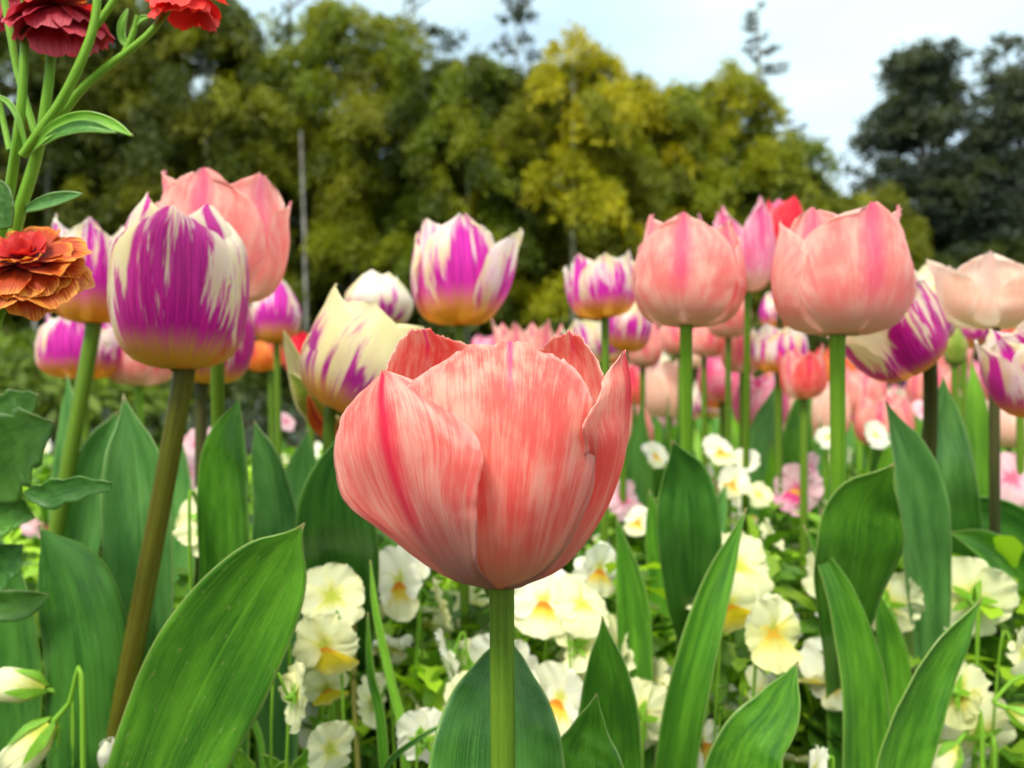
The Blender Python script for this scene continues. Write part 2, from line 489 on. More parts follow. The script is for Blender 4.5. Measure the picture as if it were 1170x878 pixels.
def tag(o, label=None, cat=None, group=None, kind=None):
    if label:
        o['label'] = label
    if cat:
        o['category'] = cat
    if group:
        o['group'] = group
    if kind:
        o['kind'] = kind
    return o


def thing(name, label, cat, loc, group=None):
    o = bpy.data.objects.new(name, None)
    o.empty_display_size = 0.02
    C.objects.link(o)
    o.location = loc
    return tag(o, label, cat, group)


def copy_tree(o, parent=None):
    c = o.copy()
    C.objects.link(c)
    c.parent = parent
    for ch in list(o.children):
        copy_tree(ch, c)
    return c


def tube_pts(path, r, seg=12, n=24):
    path = [Vector(p) for p in path]
    k = np.linspace(0, 1, len(path))
    t = np.linspace(0, 1, n)
    c = cr(k, np.array([tuple(p) for p in path]), t)
    rr = np.interp(t, np.linspace(0, 1, len(r)), r) if hasattr(r, '__len__') else np.full(n, r)
    tg = np.gradient(c, axis=0)
    tg /= np.linalg.norm(tg, axis=1)[:, None] + 1e-12
    ref = np.array([0.0, 1.0, 0.1]) if abs(tg[0][1]) < 0.9 else np.array([1.0, 0, 0])
    a = np.cross(tg, ref)
    a /= np.linalg.norm(a, axis=1)[:, None] + 1e-12
    b = np.cross(tg, a)
    th = np.linspace(0, 2 * math.pi, seg + 1)
    return c[:, None, :] + rr[:, None, None] * (np.cos(th)[None, :, None] * a[:, None, :] + np.sin(th)[None, :, None] * b[:, None, :])


def basis(axis, spin=0.0):
    z = Vector(axis).normalized()
    q = Vector((0, 0, 1)).rotation_difference(z)
    return (q.to_matrix() @ Matrix.Rotation(spin, 3, 'Z'))


# ------------------------------------------------------------ tulip heads
def petal(theta, R, H, op, W, point, inner, lean, seed, ruffle=1.0, nu=17, nv=21, prof=None, curl=0.0):
    """one tulip petal around a cup of radius R and height H; returns an (nv, nu, 3) grid, base at the origin"""
    v = np.linspace(0, 1, nv) ** 0.92
    u = np.linspace(-1, 1, nu)
    rk = [0, 0.05, 0.16, 0.34, 0.58, 0.82, 1.0]
    if prof is None:
        prof = [0.10, 0.42, 0.76, 0.96, 1.0, 0.5 + op * 0.46, op]
    rr = cr(rk, np.array(prof), v) * R * (0.90 if inner else 1.0)
    zz = cr([0, 0.05, 0.16, 0.34, 0.58, 0.82, 1.0], np.array([0, 0.012, 0.085, 0.27, 0.55, 0.83, 1.0]), v) * H
    lo = 0.30 + 0.70 * np.sin(np.clip(v / 0.52, 0, 1) * math.pi / 2)
    hi = np.clip(1 - (0.984 * np.clip((v - 0.50) / 0.50, 0, 1)) ** (1.5 + 1.5 * (1 - point)), 0, 1) ** (0.5 + 0.35 * point)
    ww = W * R * lo * hi + 0.0003
    U, V = np.meshgrid(u, v)
    rho = np.maximum(rr, 0.35 * R)[:, None] * (1.0 + 0.08 * V)
    ph = ww[:, None] * U / rho
    tan = rho * np.sin(ph)
    radl = rr[:, None] - rho * (1 - np.cos(ph))
    z = zz[:, None] * np.ones_like(U)
    z = z - 0.10 * H * np.abs(U) ** 2 * V ** 1.5
    side = np.where(U > 0, 1, 0)
    ed = np.abs(U) ** 2.5
    nz1 = vnoise(V * 7 + side * 5, seed)
    radl = radl + ruffle * 0.060 * R * ed * nz1 + curl * R * ed * V
    radl = radl - 0.045 * R * np.exp(-(U / 0.13) ** 2) * V
    radl = radl + ruffle * 0.035 * R * vnoise(U * 2.4 + V * 3.1, seed + 5) * V
    z = z + ruffle * 0.022 * H * vnoise(U * 5.0, seed + 9) * V ** 4 + ruffle * 0.008 * H * vnoise(U * 21.0, seed + 19) * V ** 6
    tan = tan + ruffle * 0.03 * R * vnoise(V * 6, seed + 13) * ed
    # lean outward about the foot of the petal
    cl, sl = math.cos(lean), math.sin(lean)
    r2 = radl * cl + z * sl
    z2 = -radl * sl * 0.35 + z * cl
    x = r2 * math.cos(theta) - tan * math.sin(theta)
    y = r2 * math.sin(theta) + tan * math.cos(theta)
    return np.stack([x, y, z2], -1)


def leaf_grid(pts, hw, fold=0.25, turn=0.0, wave=0.0, seed=0, nu=17, nv=44, view=(0, 1, 0)):
    """tulip leaf: centre line pts (world), half widths hw (metres) along it"""
    k = np.linspace(0, 1, len(pts))
    t = np.linspace(0, 1, nv)
    c = cr(k, np.array([tuple(p) for p in pts]), t)
    h = np.clip(cr(k, np.array(hw), t), 0.0003, None)
    tip = np.clip((1 - t) / 0.10, 0, 1) ** 0.6
    h = h * tip + 0.0002
    tg = np.gradient(c, axis=0)
    tg /= np.linalg.norm(tg, axis=1)[:, None] + 1e-12
    vw = np.array(view, float)
    wd = np.cross(np.broadcast_to(vw, tg.shape), tg)
    wd /= np.linalg.norm(wd, axis=1)[:, None] + 1e-12
    nn = np.cross(wd, tg)                     # faces along -view (towards the lens) or so
    tr = turn if hasattr(turn, '__len__') else [turn, turn]
    a = np.radians(np.interp(t, np.linspace(0, 1, len(tr)), tr))[:, None]
    w2 = wd * np.cos(a) + nn * np.sin(a)
    n2 = -wd * np.sin(a) + nn * np.cos(a)
    # make n2 point to the viewer side
    s = np.sign(-(n2 @ vw))[:, None]
    s[s == 0] = 1
    u = np.linspace(-1, 1, nu)
    U, T = np.meshgrid(u, t)
    side = np.where(U > 0, 4.0, 0.0)
    wv = wave * np.abs(U) ** 2 * vnoise(T * 9 + side, seed + 3)
    off = fold * U ** 2 + wv + 0.035 * vnoise(U * 4.2 + T * 3.0, seed + 31) + 0.03 * vnoise(T * 21 + U * 1.5, seed + 37)
    return c[:, None, :] + w2[:, None, :] * (U * h[:, None])[..., None] + (n2 * s)[:, None, :] * (off * h[:, None])[..., None]


def add_leaf(parent, pts, hwpx, mat='leaf', fold=0.3, turn=0.0, wave=0.12, seed=None, root=True, label=None, name='leaf'):
    """pts: list of (px, py, d) from low to tip; hwpx: half width in photo pixels at each"""
    seed = random.randrange(9999) if seed is None else seed
    wp = [P(*p) for p in pts]
    hw = [h * p[2] / F for h, p in zip(hwpx, pts)]
    if root and wp[0].z > 0.03:
        sl = (wp[0] - wp[1])
        x = wp[0].x + max(-0.05, min(0.05, sl.x * 0.6))
        wp = [Vector((x, wp[0].y, -0.005)), Vector((wp[0].x * 0.6 + x * 0.4, wp[0].y, wp[0].z * 0.45))] + wp
        hw = [hw[0] * 0.35, hw[0] * 0.8] + hw
    o = MB().grid(leaf_grid(wp, hw, fold, turn, wave, seed)).build(name, M[mat], parent, parent.location if parent else None, solid=0.0006)
    if label:
        o['label'] = label
    return o


def add_stem(parent, top, axis, foot, r, mat='stem', bend=0.0):
    top = Vector(top)
    foot = Vector(foot)
    ax = Vector(axis).normalized()
    L = (top - foot).length
    p1 = top - ax * min(L * 0.10, 0.016)
    mid = top * 0.5 + foot * 0.5 + Vector((bend, 0, 0))
    g = tube_pts([foot, foot * 0.7 + mid * 0.3 + Vector((bend * 0.3, 0, 0)), mid, p1, top + ax * 0.002], [r * 1.15, r * 1.1, r, r * 0.97, r * 1.12], 14, 30)
    return MB().grid(g).build('stem', M[mat], parent, parent.location)


def head(parent, base, axis, R, H, mats, spin=0.0, op=0.8, W=0.95, point=0.3, lean=0.0, leans=None, seed=0, ruffle=1.0, joined=False, hang=None, prof=None, curl=0.0, nu=17, nv=21):
    B = basis(axis, spin)
    xf = B.to_4x4()
    xf.translation = Vector(base)
    mb = MB()
    for i in range(6):
        inner = i % 2 == 1
        th = i * math.pi / 3 + random.uniform(-0.08, 0.08)
        ln = lean + (leans[i] if leans else 0.0) + (0.0 if inner else 0.02)
        g = petal(th, R, H * (1.0 if inner else 0.95) * random.uniform(0.93, 1.04), op, W * random.uniform(0.95, 1.05), point, inner, ln, seed * 17 + i, ruffle, nu, nv, prof, curl)
        m = mats[i % len(mats)]
        if joined:
            mb.grid(g, 0)
        else:
            MB().grid(g).build('petal', M[m], parent, parent.location, xf)
    if joined:
        mb.build('bloom', M[mats[0]], parent, parent.location, xf)


def tulip(label, base_px, d, wpx, hpx, kind, group=None, axis=(0, 0, 1), spin=0.3, op=0.8, W=0.98, point=0.3, lean=0.0, leans=None,
          foot=(0, 0), stem='stem', sr=0.0031, bend=0.0, seed=None, ruffle=1.55, leaves=(), name='tulip', prof=None, curl=0.0):
    base = P(base_px[0], base_px[1], d)
    fx = base.x + foot[0]
    ft = Vector((fx, d + foot[1], -0.004))
    t = thing(name, label, 'tulip', (fx, d + foot[1], 0), group)
    seed = random.randrange(9999) if seed is None else seed
    head(t, base, axis, wpx / 2 * d / F, hpx * d / F, kind if isinstance(kind, (list, tuple)) else [kind], spin, op, W, point, lean, leans, seed, ruffle, prof=prof, curl=curl)
    add_stem(t, base, axis, ft, sr, stem, bend)
    for lf in leaves:
        add_leaf(t, **lf)
    return t


# ------------------------------------------------------------ the setting: ground
def sheet(name, x0, x1, y0, y1, z, n, mat, amp=0.0):
    xs = np.linspace(x0, x1, n)
    ys = np.linspace(y0, y1, n)
    X, Y = np.meshgrid(xs, ys)
    Z = z + amp * (np.sin(X * 9.1 + 1.3 * np.sin(Y * 7)) * np.sin(Y * 8.3 + X * 2.1))
    o = MB().grid(np.stack([X, Y, Z], -1)).build(name, mat)
    return tag(o, kind='structure')


def ground_mat():
    k = NT('ground_mulch_and_grass')
    p = k.pos()
    n = k.noise(p, 1.2, 5, 0.6)
    n2 = k.noise(p, 30.0, 4, 0.6)
    a = k.mix(k.step(n2, 0.35, 0.65), (0.008, 0.012, 0.004), (0.018, 0.028, 0.007))
    b = k.mix(k.step(n2, 0.35, 0.65), (0.010, 0.012, 0.006), (0.022, 0.024, 0.012))
    return k.finish(k.mix(k.step(n, 0.4, 0.6), a, b), 0.9, 0, None, k.bump(n2, 0.6, 0.02), 0.1)


sheet('ground', -260, 260, -60, 420, -0.02, 40, ground_mat())
sheet('flower_bed_soil', -7, 7, -0.6, 9.5, 0.0, 180, M['soil'], 0.006)


# ------------------------------------------------------------ trees
def leaf_cloud_mesh(name, pos, drc, ln, wd, tint, mat):
    """one rhombus leaf per position"""
    n = len(pos)
    drc = drc / (np.linalg.norm(drc, axis=1)[:, None] + 1e-9)
    r = RNG.normal(size=(n, 3))
    sd_ = np.cross(drc, r)
    sd_ /= np.linalg.norm(sd_, axis=1)[:, None] + 1e-9
    ln = ln[:, None]
    wd = wd[:, None]
    v = np.stack([pos, pos + drc * ln * 0.45 + sd_ * wd, pos + drc * ln, pos + drc * ln * 0.45 - sd_ * wd], 1).reshape(-1, 3)
    me = bpy.data.meshes.new(name)
    me.vertices.add(n * 4)
    me.vertices.foreach_set('co', v.astype(np.float32).ravel())
    me.loops.add(n * 4)
    me.loops.foreach_set('vertex_index', np.arange(n * 4, dtype=np.int32))
    me.polygons.add(n)
    me.polygons.foreach_set('loop_start', (np.arange(n) * 4).astype(np.int32))
    at = me.attributes.new('tint', 'FLOAT_COLOR', 'POINT')
    col = np.ones((n, 4, 4), np.float32)
    col[:, :, :3] = tint[:, None, :]
    at.data.foreach_set('color', col.ravel())
    me.materials.append(mat)
    me.update(calc_edges=True)
    return me


def crown(kind, w_, h_, seed, cols):
    """leaves of a crown w_ wide and h_ high, centred on the origin in x and y, bottom at z = 0"""
    r = np.random.default_rng(seed)
    cols = np.array(cols)
    if kind == 'bamboo':
        nc = int(70 + 15 * w_ * h_ / 4)
        rad_, hgt = w_ / 2, h_
        zz = r.uniform(0, 1, nc) ** 0.85
        env = np.interp(zz, [0, 0.15, 0.55, 0.82, 1.0], [0.85, 1.0, 1.0, 0.70, 0.18])
        an = r.uniform(0, 6.283, nc)
        q = np.sqrt(r.uniform(0.10, 1, nc)) * env * rad_ * 0.72
        cc = np.stack([np.cos(an) * q, np.sin(an) * q, zz * hgt * 0.90], 1)
        csz = r.uniform(0.45, 1.25, nc) * (0.55 + min(w_, 6) / 12)
        pos, drc, tint = [], [], []
        for i in range(nc):
            n = int(560 * csz[i] ** 1.2)
            t = r.uniform(0, 1, n) ** 0.8
            a2 = an[i] + r.normal() * 0.6
            outd = np.array([math.cos(a2), math.sin(a2), 0])
            sd2 = np.array([-math.sin(a2), math.cos(a2), 0])
            rise = r.uniform(0.7, 1.5)
            zc = rise * t - (rise + 0.35) * t ** 2.4
            sub = r.integers(-2, 3, n)               # side sprays of one plume
            ax = outd[None] * (t * 1.15)[:, None] * csz[i] + np.array([0, 0, 1])[None] * zc[:, None] * csz[i] + sd2[None] * (sub * 0.15 * t)[:, None] * csz[i]
            ax[:, 2] -= 0.10 * np.abs(sub) * t * csz[i]
            sp = r.normal(size=(n, 3)) * np.array([0.11, 0.11, 0.13]) * csz[i] * (1.25 - 0.6 * t)[:, None]
            pos.append(cc[i] + ax + sp)
            drc.append(outd[None] * (1.1 - 0.7 * t)[:, None] + np.array([0, 0, -0.9]) * t[:, None] + r.normal(size=(n, 3)) * 0.45)
            a = cols[r.integers(len(cols))] * .7 + cols.mean(0) * .3
            tint.append(a[None] * r.uniform(0.75, 1.25, (n, 1)))
        pos = np.concatenate(pos)
        ln = r.uniform(0.08, 0.19, len(pos))
        return pos, np.concatenate(drc), ln, ln * 0.17, np.concatenate(tint)
    # broad evergreen with open clumps
    nc = int(34 + 7 * w_ * h_ / 3) if kind != 'sparse' else 30
    zz = r.uniform(0.0, 1, nc)
    env = np.interp(zz, [0, 0.3, 0.7, 1.0], [0.8, 1.0, 0.75, 0.15])
    an = r.uniform(0, 6.283, nc)
    q = r.uniform(0.15, 1, nc) ** 0.6 * env * w_ / 2 * 0.9
    cc = np.stack([np.cos(an) * q, np.sin(an) * q, zz * h_ * 0.96], 1)
    pos, drc, tint = [], [], []
    for i in range(nc):
        s = r.uniform(0.35, 0.85) * (0.45 + w_ / 14) * (0.6 if kind == 'sparse' else 1)
        n = int((420 if kind != 'sparse' else 160) * s * 1.6)
        sub = r.normal(size=(7, 3)) * np.array([0.75, 0.75, 0.35]) * s
        k = r.integers(0, 7, n)
        p = cc[i] + sub[k] + r.normal(size=(n, 3)) * np.array([0.30, 0.30, 0.15]) * s
        pos.append(p)
        drc.append(r.normal(size=(n, 3)) + np.array([math.cos(an[i]) * .5, math.sin(an[i]) * .5, 0.1]))
        a = cols[r.integers(len(cols))]
        tint.append(a[None] * r.uniform(0.6, 1.4, (n, 1)))
    pos = np.concatenate(pos)
    ln = r.uniform(0.10, 0.20, len(pos))
    return pos, np.concatenate(drc), ln, ln * 0.32, np.concatenate(tint)


OLIVE = [(0.25, 0.27, 0.003), (0.18, 0.205, 0.003), (0.085, 0.115, 0.004), (0.21, 0.21, 0.004), (0.05, 0.07, 0.004)]
GOLD = [(0.38, 0.36, 0.003), (0.30, 0.31, 0.003), (0.48, 0.42, 0.003), (0.16, 0.19, 0.005), (0.10, 0.13, 0.005)]
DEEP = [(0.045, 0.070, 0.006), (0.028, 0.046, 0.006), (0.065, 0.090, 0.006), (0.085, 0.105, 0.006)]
MIDG = [(0.14, 0.20, 0.004), (0.09, 0.14, 0.004), (0.20, 0.25, 0.004), (0.25, 0.28, 0.003)]
GREY = [(0.045, 0.065, 0.040), (0.030, 0.045, 0.030), (0.075, 0.095, 0.050), (0.055, 0.070, 0.028)]
LIME = [(0.14, 0.22, 0.015), (0.20, 0.28, 0.02), (0.10, 0.16, 0.015)]


def tree(name, label, cat, px, top, wpx, d, kind, cols, seed, bottom=400, trunk=0.10, group=None, tmat='bark', lean=0.0, limbs=5):
    x = (px - 585) / F * d
    zt = CZ + (439 - top) / F * d
    zb = max(0.02, CZ + (439 - bottom) / F * d)
    wm = wpx / F * d
    t = thing(name, label, cat, (x, d, 0), group)
    me = leaf_cloud_mesh('crown', *crown(kind, wm, zt - zb, seed, cols), M['tree_leaf'])
    o = bpy.data.objects.new('crown', me)
    C.objects.link(o)
    o.parent = t
    o.location = (lean, 0, zb)
    if trunk:
        mb = MB()
        hgt = zb + (zt - zb) * 0.93
        r = np.random.default_rng(seed + 1)
        mb.grid(tube_pts([(0, 0, -0.1), (lean * .3, 0, hgt * .35), (lean * .8, 0.05, hgt * .7), (lean, 0, hgt)], [trunk * 1.2, trunk, trunk * .6, trunk * .15], 9, 16))
        for _ in range(limbs):
            z0 = zb + (zt - zb) * r.uniform(0.05, 0.75)
            a = r.uniform(0, 6.283)
            L = wm * r.uniform(0.25, 0.42)
            xb = lean * z0 / hgt
            mb.grid(tube_pts([(xb, 0, z0), (xb + math.cos(a) * L * .5, math.sin(a) * L * .5, z0 + L * .35), (xb + math.cos(a) * L, math.sin(a) * L, z0 + L * .5)], [trunk * .5, trunk * .3, trunk * .08], 6, 8))
        mb.build('trunk', M[tmat], t)
    return t


TG = 'bamboo and trees behind the flower bed'
tree('bamboo_clump', 'dark olive bamboo mass filling the top left corner behind the red flowers', 'bamboo', 55, -110, 350, 18, 'bamboo', DEEP + OLIVE[:1], 1, 395, 0.07, TG, 'culm')
tree('bamboo_clump', 'olive bamboo rising above the pale pink tulip at the left', 'bamboo', 235, -25, 250, 17.5, 'bamboo', OLIVE + DEEP, 2, 390, 0.07, TG, 'culm')
tree('bamboo_clump', 'green olive bamboo plumes behind the tall flamed tulip left of the middle', 'bamboo', 405, -14, 240, 18.5, 'bamboo', MIDG + OLIVE, 3, 385, 0.07, TG, 'culm')
tree('bamboo_clump', 'deep green rounded bamboo crown above the main coral tulip', 'bamboo', 535, 48, 170, 17.0, 'bamboo', MIDG + DEEP, 4, 380, 0.07, TG, 'culm')
tree('bamboo_clump', 'bright golden olive bamboo crown in the middle of the skyline', 'bamboo', 655, 32, 190, 16.5, 'bamboo', GOLD, 5, 370, 0.07, TG, 'culm')
tree('bamboo_clump', 'golden green bamboo between the brightest crown and the bare conifer', 'bamboo', 745, 82, 150, 18.0, 'bamboo', GOLD + MIDG, 6, 375, 0.07, TG, 'culm')
tree('bamboo_clump', 'green bamboo crown with the bare topped conifer behind its right side', 'bamboo', 828, 62, 120, 18.5, 'bamboo', MIDG + GOLD[:2], 7, 380, 0.07, TG, 'culm')
tree('bamboo_clump', 'low bamboo sloping down to the sky gap right of the conifer', 'bamboo', 890, 150, 130, 18.0, 'bamboo', MIDG + DEEP, 8, 390, 0.07, TG, 'culm')
tree('bamboo_clump', 'lowest olive bamboo at the foot of the sky gap', 'bamboo', 935, 215, 110, 17.0, 'bamboo', OLIVE, 9, 395, 0.06, TG, 'culm')
tree('thin_tree', 'thin grey green tree poking above the deep green bamboo, its top in the clouds', 'tree', 590, -25, 95, 26, 'sparse', GREY, 10, 200, 0.10, None)
tree('thin_tree', 'thin wispy tree against the sky above the left bamboo plumes', 'tree', 470, -60, 130, 26, 'sparse', GREY + DEEP, 11, 150, 0.10, None)
tree('thin_tree', 'tall airy tree above the olive bamboo at the left, sky showing through', 'tree', 330, -120, 190, 25, 'sparse', DEEP + MIDG, 12, 130, 0.12, None)
tree('evergreen_tree', 'dark evergreen with open clumps right of the sky gap', 'tree', 1055, 48, 175, 24, 'broad', GREY, 13, 410, 0.20, None)
tree('evergreen_tree', 'hazy dark evergreen at the right edge of the picture', 'tree', 1165, 70, 170, 25, 'broad', GREY, 14, 410, 0.20, None)
tree('thin_tree', 'bare topped tree rising behind the evergreen at the right edge', 'tree', 1150, 30, 100, 28, 'sparse', GREY, 15, 200, 0.12, None)
tree('evergreen_tree', 'lower dark evergreen filling the gap between the two tall ones at the right', 'tree', 1105, 150, 190, 27, 'broad', GREY, 17, 430, 0.16, None)
tree('shrub', 'yellow green leafy shrub low in the sky gap', 'shrub', 1000, 205, 90, 22, 'bamboo', GOLD, 16, 420, 0.05, None)

for i, (px, top, wp_, lb) in enumerate([(120, 30, 300, 'second row bamboo behind the leftmost pair of clumps'), (300, 70, 300, 'second row bamboo filling the gap above the pale salmon tulip'), (470, 80, 280, 'second row bamboo behind the green olive plumes'),
                                    (600, 90, 260, 'second row bamboo left of the golden crown'), (700, 100, 240, 'second row bamboo right of the golden crown'), (800, 130, 240, 'second row bamboo under the bare conifer'), (900, 190, 200, 'second row bamboo on the slope to the sky gap'), (965, 235, 150, 'last low bamboo of the slope beside the sky gap')]):
    tree('bamboo_clump', lb, 'bamboo', px, top, wp_, 21 + i % 2, 'bamboo', MIDG + DEEP + DEEP, 110 + i, 430, 0.06, TG, 'culm', limbs=2)

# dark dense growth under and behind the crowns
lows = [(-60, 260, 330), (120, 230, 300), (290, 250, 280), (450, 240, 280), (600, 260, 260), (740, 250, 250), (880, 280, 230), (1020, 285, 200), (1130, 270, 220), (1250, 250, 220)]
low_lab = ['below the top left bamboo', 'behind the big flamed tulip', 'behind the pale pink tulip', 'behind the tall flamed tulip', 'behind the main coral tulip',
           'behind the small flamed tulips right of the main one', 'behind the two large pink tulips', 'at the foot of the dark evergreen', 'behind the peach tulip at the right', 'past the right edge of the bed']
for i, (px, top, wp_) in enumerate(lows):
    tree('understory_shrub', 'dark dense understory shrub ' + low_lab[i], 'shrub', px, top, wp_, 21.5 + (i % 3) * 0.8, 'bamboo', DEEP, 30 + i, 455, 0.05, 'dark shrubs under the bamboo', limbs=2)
for i, (px, top, wp_, dd) in enumerate([(-20, 385, 230, 15.0), (150, 395, 200, 14.6), (330, 392, 220, 15.2), (500, 396, 220, 14.8), (680, 392, 220, 15.3), (850, 388, 220, 14.7), (1010, 380, 210, 15.1), (1170, 385, 230, 14.9)]):
    lab = ['at the left edge of the bed', 'behind the left flamed tulips', 'between the pale pink and the cream flamed tulip', 'just above the main coral tulip',
           'behind the small flamed tulips', 'between the two large pink tulips', 'behind the tilted flamed tulip', 'behind the peach tulip'][i]
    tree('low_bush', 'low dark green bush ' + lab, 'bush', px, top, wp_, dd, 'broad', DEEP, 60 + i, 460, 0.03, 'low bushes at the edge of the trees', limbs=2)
tree('rounded_shrub', 'small bright yellow green shrub beyond the bed at the left', 'shrub', 48, 430, 66, 5.2, 'bamboo', LIME, 80, 505, 0.015, None, limbs=2)

# grey trunks and culms that stand out before the dark growth
tl = [(158, 18, -40, 0.085, 6), (352, 16, 150, 0.05, -3), (40, 14, 330, 0.06, 0), (206, 13.8, 350, 0.035, 2), (92, 13.8, 380, 0.03, 0), (318, 14, 370, 0.03, -1), (395, 14.2, 385, 0.03, 1), (1120, 26, 150, 0.12, 2), (1078, 26, 160, 0.12, -3), (972, 15.5, 330, 0.04, 1), (745, 15.5, 290, 0.04, -1)]
tlab = ['tall grey trunk rising behind the stems of the red flowers', 'slim grey culm right of the pale pink tulip', 'short grey trunk at the left edge below the orange flower',
        'thin grey culm between the left flamed tulips', 'thin culm behind the orange frilled flower', 'thin culm by the small purple tulip', 'thin culm by the red tulip',
        'grey trunk of the evergreen group by the right edge', 'dark trunk inside the evergreen group', 'thin culm at the foot of the sky gap', 'thin culm between the small tulips right of the middle']
for (px, d, top, r_, ln_), lb in zip(tl, tlab):
    x = (px - 585) / F * d
    zt = CZ + (439 - top) / F * d
    o = MB().grid(tube_pts([(0, 0, -0.1), (ln_ * .02, 0, zt * .5), (ln_ * .05, 0, zt)], [r_, r_ * .85, r_ * .55], 8, 12)).build('bare_trunk', M['bark'])
    o.location = (x, d, 0)
    tag(o, lb, 'trunk', 'bare trunks before the dark growth')


# bare-topped conifer on the skyline
def conifer():
    d = 21.0
    x = (866 - 585) / F * d
    t = thing('conifer', 'thin dark conifer with bare drooping top branches against the sky', 'tree', (x, d, 0))
    top = CZ + (439 + 4) / F * d
    tr = MB().grid(tube_pts([(0, 0, -0.1), (0.05, 0, top * .5), (0, 0, top)], [0.16, 0.09, 0.015], 8, 16))
    r = np.random.default_rng(5)
    pos, drc, tint = [], [], []
    for i in range(46):
        f = 0.42 + 0.57 * i / 46
        z = top * f
        L = (1 - f) * 3.4 * r.uniform(0.55, 1.0) + 0.18
        a = r.uniform(0, 6.283)
        c, s = math.cos(a), math.sin(a)
        p0, p1, p2 = np.array([0, 0, z]), np.array([c * L * .55, s * L * .55, z - L * 0.02]), np.array([c * L, s * L, z + L * 0.06])
        tr.grid(tube_pts([p0, p1, p2], [0.03, 0.02, 0.006], 5, 7))
        n = int(120 * L + 12)
        tt = r.uniform(0.15, 1, n)
        q = p0 + (p2 - p0) * tt[:, None] + np.array([0, 0, -0.06]) * np.sin(tt * 3.14)[:, None]
        pos.append(q + r.normal(size=(n, 3)) * np.array([0.05, 0.05, 0.035]))
        drc.append(np.array([c, s, -0.8]) + r.normal(size=(n, 3)) * 0.5)
        tint.append(np.array([(0.030, 0.045, 0.030)]) * r.uniform(0.6, 1.5, (n, 1)))
    pos = np.concatenate(pos)
    ln = r.uniform(0.06, 0.13, len(pos))
    me = leaf_cloud_mesh('crown', pos, np.concatenate(drc), ln, ln * 0.2, np.concatenate(tint), M['tree_leaf'])
    o = bpy.data.objects.new('crown', me)
    C.objects.link(o)
    o.parent = t
    tr.build('trunk', M['bark'], t)


conifer()


